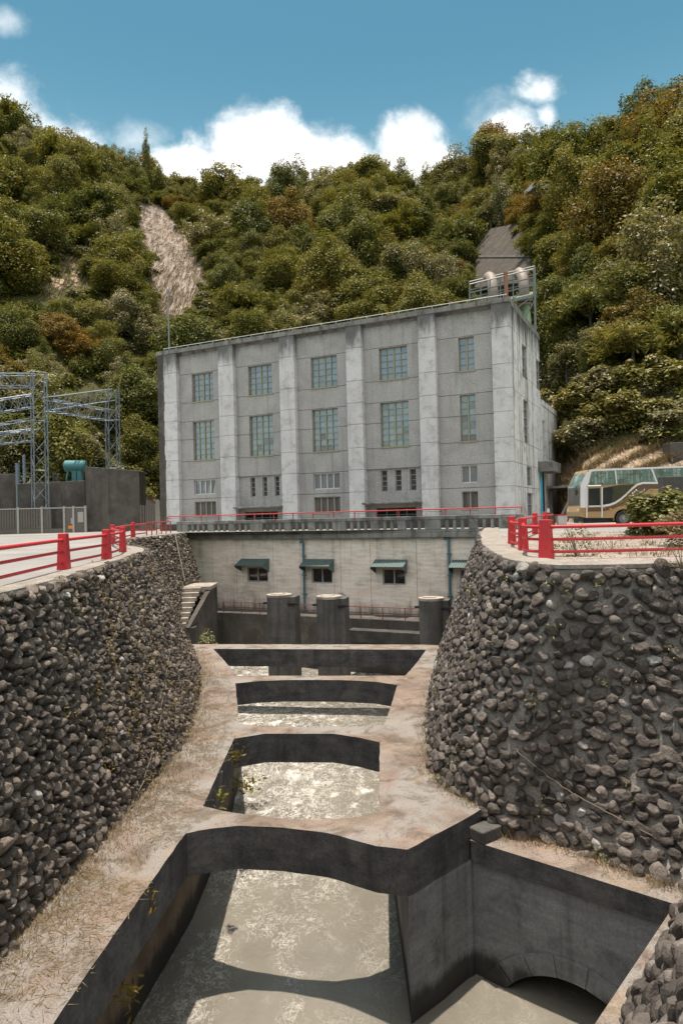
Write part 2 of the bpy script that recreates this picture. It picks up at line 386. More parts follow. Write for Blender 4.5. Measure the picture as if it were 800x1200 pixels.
# rock: dark field stones, each its own tone
def rock(name, stops, lich):
    m, t = new_mat(name); g = t.node('ShaderNodeNewGeometry').outputs['Random Per Island']
    c = t.ramp(g, stops)
    c = t.mix(.55, c, t.ramp(t.noise(t.pos, 7, 5, .65), [(.3, (.15, .15, .15)), (.7, (.8, .8, .8))]), 'OVERLAY')
    c = t.mix(t.math('MULTIPLY', t.step(t.noise(t.pos, 2.3, 7, .7), .55, .7), .5), c, lich)
    fin(t, c, .72, t.bump(t.math('ADD', t.noise(t.pos, 11, 5, .65), t.math('MULTIPLY', t.noise(t.pos, 40, 3, .6), .4)), .8, .05), .4); M[name] = m
rock('wall_rock', [(0, (.045, .037, .031)), (.45, (.088, .071, .058)), (.8, (.15, .12, .097)), (.985, (.235, .19, .155)), (1, (.42, .39, .36))], (.2, .165, .12))
rock('river_rock', [(0, (.05, .041, .035)), (.5, (.085, .07, .06)), (.85, (.135, .112, .097)), (.985, (.2, .17, .15)), (1, (.4, .38, .36))], (.16, .14, .115))

# water: silty, turbulent
m_, t = new_mat('silty_water'); P = t.pos
wv = t.noise(P, .7, 4, .6, .6, out=1)
Pw = t.vmath('ADD', P, t.vmath('MULTIPLY', t.vmath('SUBTRACT', wv, (.5, .5, .5)), (1.1, 1.1, 0)))
ycomp = t.sep(P)[1]; xcomp = t.sep(P)[0]
fall = t.step(ycomp, 16.5, 27)
def thread(sc_, wd): return t.math('SUBTRACT', 1.0, t.step(t.math('ABSOLUTE', t.math('SUBTRACT', t.noise(t.scalev(Pw, 1.0, .62, 1), sc_, 6, .58, .35), .5)), .0, wd))
patch = t.step(t.math('ADD', t.noise(t.scalev(Pw, 1, .55, 1), .5, 5, .65), t.math('MULTIPLY', fall, .11)), .42, .66)
patch = t.math('MULTIPLY', patch, t.math('ADD', .35, t.math('MULTIPLY', t.step(xcomp, 1.0, -2.5), .65)))
foam = t.math('MULTIPLY', t.math('MAXIMUM', t.math('MAXIMUM', thread(1.3, .010), thread(2.6, .014)), t.math('MULTIPLY', thread(5.0, .03), .75)), patch)
mass = t.math('MULTIPLY', t.step(t.math('ADD', t.noise(t.scalev(Pw, 1, .8, 1), 1.3, 9, .74, .3), t.math('MULTIPLY', fall, .2)), .71, .90), .8)
foam = t.math('ADD', t.math('MULTIPLY', foam, .75), mass, clamp=True)
c = t.mix(t.step(t.noise(t.scalev(Pw, 1, .5, 1), .4, 4, .6), .3, .7), (.228, .209, .172), (.172, .158, .131))
c = t.mix(foam, c, (.78, .75, .70))
h = t.math('ADD', t.math('ADD', t.math('MULTIPLY', t.noise(t.scalev(Pw, 1, .7, 1), 1.6, 3, .5), .8), t.math('MULTIPLY', t.noise(Pw, 6, 4, .6), .25)), t.math('MULTIPLY', foam, .3))
fin(t, c, t.math('ADD', t.math('MULTIPLY', foam, .5), .2), t.bump(h, .4, .15), .35)
t.bs.inputs['Subsurface Weight'].default_value = .75; t.bs.inputs['Subsurface Radius'].default_value = (.5, .45, .38); t.bs.inputs['Subsurface Scale'].default_value = .45
M['silty_water'] = m_
m_, t = new_mat('foam_crest'); c = t.mix(t.step(t.noise(t.pos, 3, 6, .7), .42, .6), (.30, .27, .22), (.7, .68, .64))
fin(t, c, .5, t.bump(t.noise(t.pos, 5, 5, .7), .8, .1), .4); M['foam_crest'] = m_

def leafmat(name, stops, trans=.28, gloss=.22, rough=.5, pos_scale=.35, tip=.34):
    m, t = new_mat(name)
    g = t.node('ShaderNodeNewGeometry').outputs['Random Per Island']; oi = t.node('ShaderNodeObjectInfo').outputs['Random']
    n = t.noise(t.pos, pos_scale, 3, .6)
    f = t.math('ADD', t.math('ADD', t.math('MULTIPLY', oi, .52), t.math('MULTIPLY', t.step(n, .3, .7), .30)), t.math('MULTIPLY', g, .18))
    c = t.ramp(f, stops)
    c = t.mix(t.math('MULTIPLY', t.step(g, .0, .5), .35), t.mix(.5, c, (.02, .03, .01)), c)
    c = t.mix(t.math('MULTIPLY', t.step(g, .78, .95), tip), c, (.36, .25, .055))
    fin(t, c, rough, None, gloss)
    tr = t.node('ShaderNodeBsdfTranslucent'); t.put(tr.inputs[0], t.mix(1, c, (1.25, 1.15, .6), 'MULTIPLY'))
    mx = t.node('ShaderNodeMixShader'); mx.inputs[0].default_value = trans
    t.l.new(t.bs.outputs[0], mx.inputs[1]); t.l.new(tr.outputs[0], mx.inputs[2]); t.l.new(mx.outputs[0], t.out.inputs[0]); M[name] = m
leafmat('leaf_green', [(0, (.07, .098, .024)), (.3, (.145, .168, .038)), (.6, (.25, .24, .056)), (1, (.36, .30, .07))])
leafmat('leaf_orange', [(0, (.20, .17, .042)), (.5, (.30, .20, .046)), (1, (.40, .225, .05))])
leafmat('leaf_pale', [(0, (.20, .20, .09)), (.5, (.30, .275, .13)), (1, (.37, .32, .165))], gloss=.6)
leafmat('leaf_dry', [(0, (.22, .15, .085)), (.5, (.32, .235, .14)), (1, (.42, .32, .2))], trans=.2, gloss=.15, tip=0)
leafmat('leaf_bush', [(0, (.15, .165, .038)), (.5, (.25, .235, .055)), (1, (.36, .28, .065))], gloss=.5)
m_, t = new_mat('bark'); fin(t, t.mix(t.noise(t.pos, 3, 4, .6), (.10, .08, .06), (.2, .17, .14)), .9); M['bark'] = m_
m_, t = new_mat('hillside_soil'); P = t.pos
a = t.node('ShaderNodeAttribute'); a.attribute_name = 'scar'; sx = a.outputs['Color']
c = t.mix(t.noise(P, .25, 5, .6), (.05, .055, .02), (.10, .085, .035))
dry = t.mix(t.step(t.noise(P, .6, 7, .7), .3, .7), (.60, .46, .335), (.36, .255, .165))
sc_c = t.mix(t.step(t.noise(t.scalev(P, 1.0, .3, .12), .9, 8, .72), .35, .65), (.38, .31, .265), (.22, .175, .145))
sc_c = t.mix(t.math('MULTIPLY', t.step(t.noise(t.scalev(P, 1, .5, .4), .35, 6, .65), .5, .66), .65), sc_c, (.13, .10, .08))
sr, sg_, sb = t.sep(sx)
edge = t.math('MULTIPLY', t.math('SUBTRACT', t.noise(P, .45, 7, .7), .5), 1.7)
c = t.mix(t.step(t.math('ADD', sg_, edge), .4, .6), c, dry)
c = t.mix(t.step(t.math('ADD', sr, edge), .4, .6), c, sc_c)
fin(t, c, .95, t.bump(t.noise(t.scalev(P, 1, .5, .3), 1.3, 7, .7), 1, .4), .1); M['hillside_soil'] = m_

# ================================================================== SETTING
ZP = -6.0; ZL = -6.55; ZW = -9.9
def p2(v): return (v.x, v.y)
PHI = .44796
DL = Vector((math.cos(PHI), -math.sin(PHI), 0)); DN = Vector((math.sin(PHI), math.cos(PHI), 0))   # along facade (to the right), into the building
C0 = at(603, 600, 50.0); C0.z = 0
BM = Matrix(((DL.x, DN.x, 0, C0.x), (DL.y, DN.y, 0, C0.y), (0, 0, 1, 0), (0, 0, 0, 1))); BI = BM.inverted()
def fl(px, py, d=0.0):
    """pixel on the building-parallel plane local y = d -> (x, z)"""
    q = ray(px, py); o = BI @ Vector((0, 0, ZC)); dr = BI.to_3x3() @ q; k = (d - o.y) / dr.y
    p = o + dr * k; return p.x, p.z
def side(px, py, x=0.0):
    q = ray(px, py); o = BI @ Vector((0, 0, ZC)); dr = BI.to_3x3() @ q; k = (x - o.x) / dr.x
    p = o + dr * k; return p.y, p.z

# ---- retaining wall lines: (foot x, foot y, top x, top y, foot z)
fz = lambda a, b: p2(atz(a, b, ZP))
LEFT = [(-6.3, -5, -7.8, -5, -6.2), (-6.15, 5, -7.6, 6, -6.2), (*fz(0, 1115), *p2(atg(0, 694)), -6.1), (*fz(100, 1000), *p2(atg(65, 678)), -6.1), (*fz(170, 920), *p2(atg(98, 668)), -6.1),
        (*fz(215, 860), *p2(atg(130, 658)), -6.1), (*fz(231, 800), *p2(atg(168, 644)), -6.1), (*fz(222, 757), -12.0, 37.2, -6.1),
        (-11.0, 46, -13.7, 45, -6.1), (-11.5, 50, -13.2, 52, -6.1), (-10.9, 56.4, -13.0, 57.2, -6.1)]
RIGHT = [(8.3, 47.6, 9.9, 48.2, -6.1), (*fz(520, 757), 7.6, 38, -6.1), (*fz(505, 820), 5.7, 28, -6.1), (*fz(505, 870), 4.95, 22.5, -6.1), (*fz(513, 910), 4.75, 19.4, -6.1),
         (3.5, 17.75, 5.2, 17.6, -6.3), (4.7, 17.2, 6.6, 17.15, -6.7), (6.0, 15.9, 9.0, 17.2, -6.7), (7.25, 14.6, 14.5, 17.3, -6.7)]
WING = [(7.25, 14.6, 14.5, 17.3, -6.7), (*p2(atz(800, 1082, ZL)), 9.3, 11.4, -6.7), (*p2(atz(744, 1200, ZL)), 7.2, 8.8, -6.7), (2.6, 8.3, 5.2, 6.2, -6.7), (.8, 6.0, 3.4, 4, -6.7)]

# ---- ground sheet with the pit left open
def dense_top(W, n=8): return [(a[2], a[3]) for a in catmull(W, n)]
pit = dense_top(LEFT) + dense_top(RIGHT) + dense_top(WING)[1:] + [(2.5, -5)]
outer = [(-400, -140), (400, -140), (400, 75), (120, 75), (40, 100), (-40, 100), (-120, 100), (-400, 100)]
def sheet(name, loops, mat, dz=0.0):
    L = [[Vector((x, y, 0)) for x, y in lp] for lp in loops]; tris = geometry.tessellate_polygon(L)
    P = [p for lp in L for p in lp]; V = [(p.x, p.y, gz(p.y) + dz) for p in P]; T = []
    for tr in tris:
        a, b, c = (P[i] for i in tr); T.append(tuple(tr) if (b - a).cross(c - a).z > 0 else tuple(tr)[::-1])
    return struct(MB().add(V, T).build(name, mat))
sheet('ground', [outer, pit], 'pavement_concrete')
rt = [p for p in dense_top(RIGHT) if p[1] < 36]
sheet('gravel_bed', [[(x + .35, y + .35) for x, y in rt] + [(40, 18), (40, 33), (18, 36), (9.2, 37)]], 'gravel', .006)

# ---- stones
def rock_protos(n, seed, elong):
    out = []
    bmx = bmesh.new(); bmesh.ops.create_icosphere(bmx, subdivisions=3, radius=1)
    base = np.array([v.co[:] for v in bmx.verts]); F = np.array([[v.index for v in f.verts] for f in bmx.faces]); bmx.free()
    r = np.random.default_rng(seed)
    for k in range(n):
        V = base.copy()
        for _ in range(8):                                  # flat fracture faces
            d = r.normal(size=3); d /= np.linalg.norm(d); h = r.uniform(.58, .88)
            q = V @ d; m = q > h; V[m] -= np.outer((q[m] - h) * .97, d)
        off = r.uniform(0, 50, 3)
        for i, p in enumerate(V):
            V[i] = p * (1 + .12 * mnoise.noise(Vector(p * 1.6 + off)) + .05 * mnoise.noise(Vector(p * 4.5 + off)))
        V *= np.array([r.uniform(.95, 1.35) * elong, r.uniform(.8, 1.0), r.uniform(.75, 1.0)])
        out.append(V)
    return out, F
def stone_wall(name, W, label, pitch, size, depth, protr, seed, rockm, elong, tilt, topfn=gz):
    D_ = catmull(W, 40); foot = np.c_[D_[:, 0], D_[:, 1], D_[:, 4]]; top = np.c_[D_[:, 2], D_[:, 3], [topfn(y) for y in D_[:, 3]]]
    n = len(D_); nv = 24; r = np.random.default_rng(seed)
    # backing mortar surface
    vs = np.linspace(0, 1, nv); S = foot[:, None, :] * (1 - vs)[None, :, None] + top[:, None, :] * vs[None, :, None]
    dU = np.gradient(S, axis=0); dV = np.gradient(S, axis=1); N = np.cross(dU, dV); N /= np.linalg.norm(N, axis=2, keepdims=True)
    cen = np.array([0., 15., 0.])
    if np.mean(((cen - S) * N)[:, :, :2].sum(axis=2)) < 0: N = -N
    Q = S.copy()
    for i in range(n):
        for j in range(1, nv - 1): Q[i, j] += N[i, j] * .03 * mnoise.noise(Vector(S[i, j] * 1.1))
    idx = np.arange(n * nv).reshape(n, nv)
    F4 = np.stack([idx[:-1, :-1], idx[1:, :-1], idx[1:, 1:], idx[:-1, 1:]], -1).reshape(-1, 4)
    F3 = np.concatenate([F4[:, [0, 1, 2]], F4[:, [0, 2, 3]]])
    Vs, Fs, mi = [Q.reshape(-1, 3)], [F3], [np.ones(len(F3), int)]
    off = n * nv
    protos, PF = rock_protos(14, seed, elong)
    segA = np.linalg.norm(np.diff((foot + top) / 2, axis=0), axis=1) * np.linalg.norm(top - foot, axis=1)[:-1]; cumA = np.r_[0, np.cumsum(segA)]
    ntry = int(cumA[-1] / pitch ** 2 * 34); cell = {}; dmin = pitch * .86; cnt = 0
    tt_ = np.sort(r.uniform(0, cumA[-1], ntry)); r.shuffle(tt_); vv_ = r.uniform(.006, .985, ntry)
    for ss, vv in zip(tt_, vv_):
        for _once in (0,):
            i = int(min(max(np.searchsorted(cumA, ss) - 1, 0), n - 2)); a = (ss - cumA[i]) / max(segA[i], 1e-6)
            p = (foot[i] * (1 - vv) + top[i] * vv) * (1 - a) + (foot[i + 1] * (1 - vv) + top[i + 1] * vv) * a
            if p[1] < 1.5: continue
            ck = tuple((p / dmin).astype(int)); bad = False
            for dx in (-1, 0, 1):
                for dy in (-1, 0, 1):
                    for dz in (-1, 0, 1):
                        for q_ in cell.get((ck[0] + dx, ck[1] + dy, ck[2] + dz), ()):
                            if (q_[0] - p[0]) ** 2 + (q_[1] - p[1]) ** 2 + (q_[2] - p[2]) ** 2 < dmin * dmin: bad = True
            if bad: continue
            cell.setdefault(ck, []).append(p)
            nn = N[i, min(int(vv * nv), nv - 1)]; tv = top[i] - foot[i]; tv = tv / np.linalg.norm(tv); tu = np.cross(tv, nn)
            th = r.normal(tilt, .55); ax = math.cos(th) * tu + math.sin(th) * tv; ay = np.cross(nn, ax)
            q = size * r.choice([.78, .9, 1., 1.1, 1.25], p=[.12, .27, .36, .19, .06]) * r.uniform(.92, 1.08); V = protos[r.integers(14)]
            V = V * np.array([1, r.uniform(.85, 1.1), depth * r.uniform(.8, 1.25)]) * q
            tn = nn + r.normal(0, .16, 3); tn /= np.linalg.norm(tn); ax = ax - tn * ax.dot(tn); ax /= np.linalg.norm(ax); ay = np.cross(tn, ax)
            X = p + nn * protr * r.uniform(.4, 1.3) + V[:, :1] * ax + V[:, 1:2] * ay + V[:, 2:3] * tn
            Vs.append(X); Fs.append(PF + off); mi.append(np.zeros(len(PF), int)); off += len(V); cnt += 1
    o = np_mesh(name, np.concatenate(Vs), np.concatenate(Fs), [rockm, 'mortar' if pitch > .28 else 'shaded_bed'], mi=np.concatenate(mi), smooth=False)
    tag(o, label, 'retaining wall')
    return o, foot, top, N
lw, lfoot, ltop, lN = stone_wall('stone_retaining_wall', LEFT, 'tall curved retaining wall of tightly packed pointed dark stones on the left of the channel', .205, .118, 1.75, .065, 3, 'wall_rock', 1.05, 1.2)
rw, rfoot, rtop, rN = stone_wall('stone_retaining_wall', RIGHT, 'tall rounded retaining wall of dark boulders spaced in grey mortar right of the channel', .29, .163, .95, .085, 5, 'river_rock', 1.02, .15)
ww, wfoot, wtop, wN = stone_wall('stone_retaining_wall', WING, 'low dark boulder wall corner beside the right ledge of the culvert chamber', .33, .23, 1., .09, 9, 'river_rock', 1.1, .4)
def coping(topP, out, inn, z0, z1, parent, mat='coping_concrete'):
    """kerb strip following a wall top"""
    d = np.gradient(topP[:, :2], axis=0); d /= np.linalg.norm(d, axis=1, keepdims=True); nr = np.c_[d[:, 1], -d[:, 0]]
    V = []; n = len(topP)
    for i in range(n):
        x, y, z = topP[i]; jz = .02 * mnoise.noise(Vector((x * 2, y * 2, 0))); jo = .05 * mnoise.noise(Vector((x * 3, y * 3, 5)))
        for o_, zz in ((out + jo, z0), (out + jo, z1 - .02), (out + jo - .03 * np.sign(out), z1 + jz), (inn, z1 + jz), (inn, z0)): V.append((x + nr[i, 0] * o_, y + nr[i, 1] * o_, z + zz))
    F = [(i * 5 + k, i * 5 + (k + 1) % 5, (i + 1) * 5 + (k + 1) % 5, (i + 1) * 5 + k) for i in range(n - 1) for k in range(5)]
    return MB().add(V, F).build('coping', mat, parent)
sub = lambda P, k=6: P[::k]
coping(sub(ltop), .06, -.5, -.16, .02, lw)
coping(sub(rtop), .05, -.95, -.07, .045, rw)
coping(sub(wtop), .06, -.4, -.16, .02, ww)

# ---- concrete channel deck
def Zp(*pts): return [p2(atz(a, b, ZP)) for a, b in pts]
FRONT = Zp((217, 977), (248, 971), (280, 968), (330, 970), (382, 976), (415, 985), (440, 992), (477, 996))
A_ = FRONT[-1]; B_ = p2(atz(545, 960, ZP))
lin = Zp((251, 755), (249.5, 760.5), (257, 768), (264, 776), (271, 784), (277, 792), (275.6, 801), (278, 825), (280, 848), (274, 866), (256, 905), (238, 945), (217, 977), (172.5, 1040), (62, 1199)) + [(-4.55, 8), (-4.8, -5)]
lout = [(a[0] - .3, a[1]) for a in lfoot[::10]]
lout = [(x, y) for x, y in lout if y < 40.5] + [p2(atz(212, 755, ZP))]
deck = empty('channel_deck', (0, 0, 0), 0, 'pink grey concrete channel walkway framing four open bays of muddy water', 'channel')
def rough(poly, step=.3, amp=.028):
    out = []
    for i in range(len(poly)):
        a, b = Vector((*poly[i], 0)), Vector((*poly[(i + 1) % len(poly)], 0)); n_ = max(1, int((b - a).length / step))
        for k in range(n_):
            p = a.lerp(b, k / n_); out.append((p.x + amp * mnoise.noise(Vector((p.x * 2.3, p.y * 2.3, 0))), p.y + amp * mnoise.noise(Vector((p.x * 2.3, p.y * 2.3, 9)))))
    return out
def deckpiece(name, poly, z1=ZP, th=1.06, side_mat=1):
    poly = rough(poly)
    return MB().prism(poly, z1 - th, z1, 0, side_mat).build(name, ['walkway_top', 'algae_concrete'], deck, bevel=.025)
deckpiece('walkway', lout + lin)
rin = Zp((497, 755.5), (499, 761.5), (494, 769), (488, 777), (481, 785), (474.5, 792), (465.5, 803), (457, 830), (450, 850), (445, 870), (444, 951), (477, 996), (545, 960))
rout = [(a[0] + .3, a[1]) for a in rfoot[::10]]
rout = [(x, y) for x, y in rout if 17.9 < y < 40.3]
deckpiece('walkway', rin + [p2(atz(566, 947, ZP))] + rout[::-1] + [p2(atz(526, 757, ZP))])
deckpiece('cross_beam', Zp((251, 755), (249.5, 760.5), (499, 761.5), (497, 755.5)), th=1.0)
deckpiece('cross_beam', Zp((277, 792), (275.6, 801), (305, 798.2), (335, 797), (398, 797), (440, 799), (465.5, 803), (474.5, 792)), th=1.0)
deckpiece('cross_beam', Zp((280, 848), (274, 866), (310, 860), (389, 860), (420, 864.5), (445, 870), (450, 850), (430, 851.3), (366, 852.5), (300, 850.8)), th=1.0)
deckpiece('cross_beam', Zp((238, 945), (262, 951), (290, 955), (340, 960), (380, 961), (420, 957.5), (444, 951))[::-1] + FRONT)
# walls under the deck
lwl = [(-6.6, -5), (-6.0, 8), (-5.15, 15), (-4.55, 20), (-4.45, 25), (-4.7, 30), (-6.6, 39.5)]
MB().prism(lwl + [(-9.5, 39.5), (-7.8, 30), (-7, 20), (-7.5, 8), (-8, -5)], -11.2, ZP - 1.062, 0).build('channel_wall', 'channel_concrete', deck)
CH0 = p2(atz(550.6, 985, ZL)); CH1 = p2(atz(790.6, 1060, ZL)); CH2 = p2(atz(697, 1200, ZL))
MB().prism([A_, (1.3, 17.0), (1.3, 22), (1.9, 28), (3.3, 36), (5.2, 40.2), (8.2, 40), (5.4, 28), (4.4, 22), (CH0[0] + .6, CH0[1] + .7), CH0, B_], -11.2, ZP - 1.062, 0).build('splitter_pier', 'chamber_concrete', deck)

# ---- side chamber with the arched culvert
ch = empty('culvert_chamber', (0, 0, 0), 0, 'grey concrete side chamber with an arched culvert mouth at the bottom right', 'culvert')
inner = [CH0, CH1, CH2, (2.4, 8.5), (.6, 6.0)]
ro = [(x + .35, y + .35) for x, y, z in rfoot[::8] if y < 17.8 and x > 3.2]; wo = [(x + .35, y - .1) for x, y, z in wfoot[6::8]]
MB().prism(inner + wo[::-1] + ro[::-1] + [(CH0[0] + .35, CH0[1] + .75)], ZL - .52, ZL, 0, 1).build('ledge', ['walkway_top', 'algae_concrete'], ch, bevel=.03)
p0 = Vector((*CH0, 0)); dv = Vector((CH1[0] - CH0[0], CH1[1] - CH0[1], 0)); Lc = dv.length; dv.normalize(); nv_ = Vector((dv.y, -dv.x, 0))   # towards the chamber
if nv_.y > 0: nv_ = -nv_
def cw(tt, z, o=0): return p0 + dv * tt + nv_ * o + Vector((0, 0, z))
cx = .52 * Lc; Ra = 2.05; cz = -9.12 - Ra
arc = [(cx - Ra * math.cos(th), cz + Ra * math.sin(th)) for th in np.linspace(R(8), R(172), 28)]
poly = [cw(-.3, -11.2, -.12), cw(arc[0][0], -11.2, -.12)] + [cw(a, b, -.12) for a, b in arc] + [cw(arc[-1][0], -11.2, -.12), cw(Lc + .3, -11.2, -.12), cw(Lc + .3, ZL - .523, -.12), cw(-.3, ZL - .523, -.12)]
MB().plate(poly, nv_, .6).build('end_wall', 'chamber_concrete', ch)
ring = MB()
for k in range(9):
    a0, a1 = R(8) + (R(164)) * k / 9 + .008, R(8) + R(164) * (k + 1) / 9 - .008
    th = np.linspace(a0, a1, 5)
    pp = [(cx - Ra * math.cos(q), cz + Ra * math.sin(q)) for q in th] + [(cx - (Ra + .5) * math.cos(q), cz + (Ra + .5) * math.sin(q)) for q in th[::-1]]
    ring.plate([cw(a, b, -.09) for a, b in pp], nv_, .2)
ring.build('arch_ring', 'chamber_concrete', ch, bevel=.012)
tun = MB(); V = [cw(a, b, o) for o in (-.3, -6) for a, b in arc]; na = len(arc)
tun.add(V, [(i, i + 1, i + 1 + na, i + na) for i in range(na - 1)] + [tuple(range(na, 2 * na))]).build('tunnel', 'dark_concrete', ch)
rv = Vector((CH2[0] - CH1[0], CH2[1] - CH1[1])).normalized(); rn = Vector((-rv.y, rv.x))
if rn.x < 0: rn = -rn
rpts = [CH1, CH2, (2.4, 8.5), (.6, 6.0)]
MB().prism([(x + .02, y - .0) for x, y in rpts] + [(x + rn.x * .7, y + rn.y * .7) for x, y in rpts[::-1]], -11.2, ZL - .523, 0).build('side_wall', 'chamber_concrete', ch)
ang = math.atan2(dv.y, dv.x)
Ms = Matrix.Translation(Vector((CH0[0] + .36, CH0[1] + .12, ZL))) @ Matrix.Rotation(ang + R(75), 4, 'Z')
tag(MB().box((-.32, -.28, .003), (.36, .2, .30), 0, Ms).build('concrete_step', ['dark_concrete'], bevel=.03), 'small dark grey concrete step at the foot of the right boulder wall', 'step')

# ---- water
gx = np.arange(-13.5, 12.01, .16); gy = np.arange(-5.5, 57.5, .2); GX, GY = np.meshgrid(gx, gy, indexing='ij'); GZ = np.zeros_like(GX)
for i in range(GX.shape[0]):
    for j in range(GX.shape[1]):
        X, Y = GX[i, j], GY[i, j]
        h = .10 * mnoise.fractal(Vector((X * .55, Y * .4, 0)), .8, 2.1, 4)
        yc = 31 + .5 * math.sin(X * .7)
        tur = .35 + .65 * math.exp(-((Y - 29) / 7) ** 2)
        h = h * tur + .38 * math.exp(-((Y - yc) / .45) ** 2) * (.75 + .5 * mnoise.noise(Vector((X * .9, Y * .2, 3)))) + (.22 if Y > yc else 0) * min(1, (Y - yc) / .5 if Y > yc else 0)
        GZ[i, j] = ZW + h
idx = np.arange(GX.size).reshape(GX.shape)
struct(np_mesh('water', np.stack([GX, GY, GZ], -1).reshape(-1, 3), np.stack([idx[:-1, :-1], idx[1:, :-1], idx[1:, 1:], idx[:-1, 1:]], -1).reshape(-1, 4), 'silty_water', smooth=True))
# bridge the camera stands on, behind the lens
tag(MB().prism([(-9, -5), (4, -5), (4, -.9), (-9, -.9)], -.75, -.02).build('concrete_bridge', 'pavement_concrete'), 'plain concrete bridge slab crossing the channel', 'bridge')

# ================================================================== POWERHOUSE
bld = empty('powerhouse', C0, -PHI, 'large grey concrete powerhouse with six pale pilasters and rows of steel windows', 'building')
def panel(mb, u0, u1, z0, z1, holes, mk, joints=(), jw=.035):
    """wall panel in (u, z) with rectangular holes and thin open joints; mk(u, z, depth)"""
    us = sorted({u0, u1} | {h[0] for h in holes} | {h[1] for h in holes}); zs = {z0, z1} | {h[2] for h in holes} | {h[3] for h in holes}
    for j in joints: zs |= {j - jw / 2, j + jw / 2}
    zs = sorted(q for q in zs if z0 <= q <= z1)
    def solid(u, z):
        if not (u0 < u < u1 and z0 < z < z1): return False
        if any(h[0] < u < h[1] and h[2] < z < h[3] for h in holes): return False
        return not any(abs(z - j) < jw / 2 for j in joints)
    for a, b in zip(us[:-1], us[1:]):
        for c, d in zip(zs[:-1], zs[1:]):
            if not solid((a + b) / 2, (c + d) / 2): continue
            mb.add([mk(a, c, 0), mk(b, c, 0), mk(b, d, 0), mk(a, d, 0)], [(0, 1, 2, 3)])
            for (q0, q1, tu, tz) in (((a, c), (a, d), a - 1e-3, (c + d) / 2), ((b, d), (b, c), b + 1e-3, (c + d) / 2), ((b, c), (a, c), (a + b) / 2, c - 1e-3), ((a, d), (b, d), (a + b) / 2, d + 1e-3)):
                if not solid(tu, tz): mb.add([mk(*q0, 0), mk(*q1, 0), mk(*q1, .34), mk(*q0, .34)], [(0, 1, 2, 3)])
    return mb
BY = .45      # bays are set back behind the pilaster faces
PIL = [(-32.25, -30.1), (-25.5, -23.95), (-19.3, -17.85), (-13.1, -11.75), (-7.0, -5.65), (-1.36, 0)]
BAYS = [(PIL[i][1], PIL[i + 1][0]) for i in range(5)]
ZB = .30; ZT = 16.72
R1, R2, R3, R4 = (12.18, 14.70), (6.90, 10.38), (3.78, 5.10), (1.84, 3.15)
WX = [(-28.72, -26.38), (-22.68, -20.28), (-16.52, -14.12), (-10.42, -8.06), (-3.98, -2.78)]
mkF = lambda d: (lambda u, z, q: (u, d + q, z))
JZ = [14.76, 12.14, 10.44, 8.82, 6.84, 5.16, 3.42]
pj = MB()
for i, ((b0, b1), (w0, w1)) in enumerate(zip(BAYS, WX)):
    holes = [(w0, w1, *R1), (w0, w1, *R2)]
    panelmb = MB()
    if i in (1, 3): panel(panelmb, b0, b1, 5.2, ZT, holes, mkF(BY), JZ[:5])
    else: panel(panelmb, b0, b1, ZB, ZT, holes + [(w0, w1, *R3), (w0, w1, *R4)], mkF(BY), JZ)
    panelmb.build('bay_wall', 'pebbledash', bld)
# projecting lower bay panels with slit windows and a canopy over the door
for i, sl, dr in ((1, [(-22.81, -22.33), (-21.58, -21.12), (-20.36, -19.9)], (-23.43, -20.1)), (3, [(-10.55, -10.04), (-9.36, -8.84), (-8.15, -7.63)], (-11.02, -7.66))):
    b0, b1 = BAYS[i]; pm = MB(); panel(pm, b0, b1, 2.52, 5.197, [(a, b, 3.39, 5.06) for a, b in sl], mkF(BY + .16))
    panel(pm, b0, b1, ZB, 2.42, [(*dr, ZB, 2.1)], mkF(BY + .1))
    pm.build('entrance_panel', 'pebbledash', bld)
    cn = MB().box((b0 - .1, -.35, 2.40), (b1 + .05, BY + .6, 2.54)).build('door_canopy', 'balustrade_concrete', bld, bevel=.02)
    dm = MB().box((dr[0] + .02, BY + .35, ZB), (dr[1] - .02, BY + .4, 2.1)).build('door', 'void_dark', bld)
    fm = MB()
    for k in range(5): x = dr[0] + (dr[1] - dr[0]) * k / 4; fm.box((x - .035, BY + .27, ZB), (x + .035, BY + .34, 2.1))
    for z in (1.55, 2.07): fm.box((dr[0], BY + .28, z - .03), (dr[1], BY + .335, z + .03))
    fm.build('door_frame', 'rail_green_grey', dm)
    for a, b in sl:
        f = MB()
        for x in (a + .03, b - .03): f.box((x - .03, BY + .3, 3.39), (x + .03, BY + .37, 5.06))
        for z in np.linspace(3.42, 5.03, 5): f.box((a, BY + .31, z - .022), (b, BY + .36, z + .022))
        fo = f.build('window', 'window_frame_grey', bld); g = MB()
        for c, d in zip(np.linspace(3.39, 5.06, 5)[:-1], np.linspace(3.39, 5.06, 5)[1:]):
            q = random.uniform(-.02, .02); g.add([(a, BY + .4 + q, c), (b, BY + .4, c), (b, BY + .4 - q, d), (a, BY + .4, d)], [(0, 1, 2, 3)])
        g.build('pane', 'factory_glass', fo)
# pilasters of stacked courses with open joints
for k, (a, b) in enumerate(PIL):
    mb = MB(); zs = [ZB - .3, 1.7, 3.41, 5.18, 6.95, 8.82, 10.53, 12.29, 14.94, 17.0]
    for c, d in zip(zs[:-1], zs[1:]):
        q = random.uniform(-.006, .006); mb.box((a, q, c + .022), (b - (.0 if k < 5 else .002), BY + .5, d - .022))
    mb.box((a + .04, .05, ZB), (b - .04, BY + .45, 16.9))
    mb.build('pilaster', 'pilaster_concrete', bld, bevel=.02)
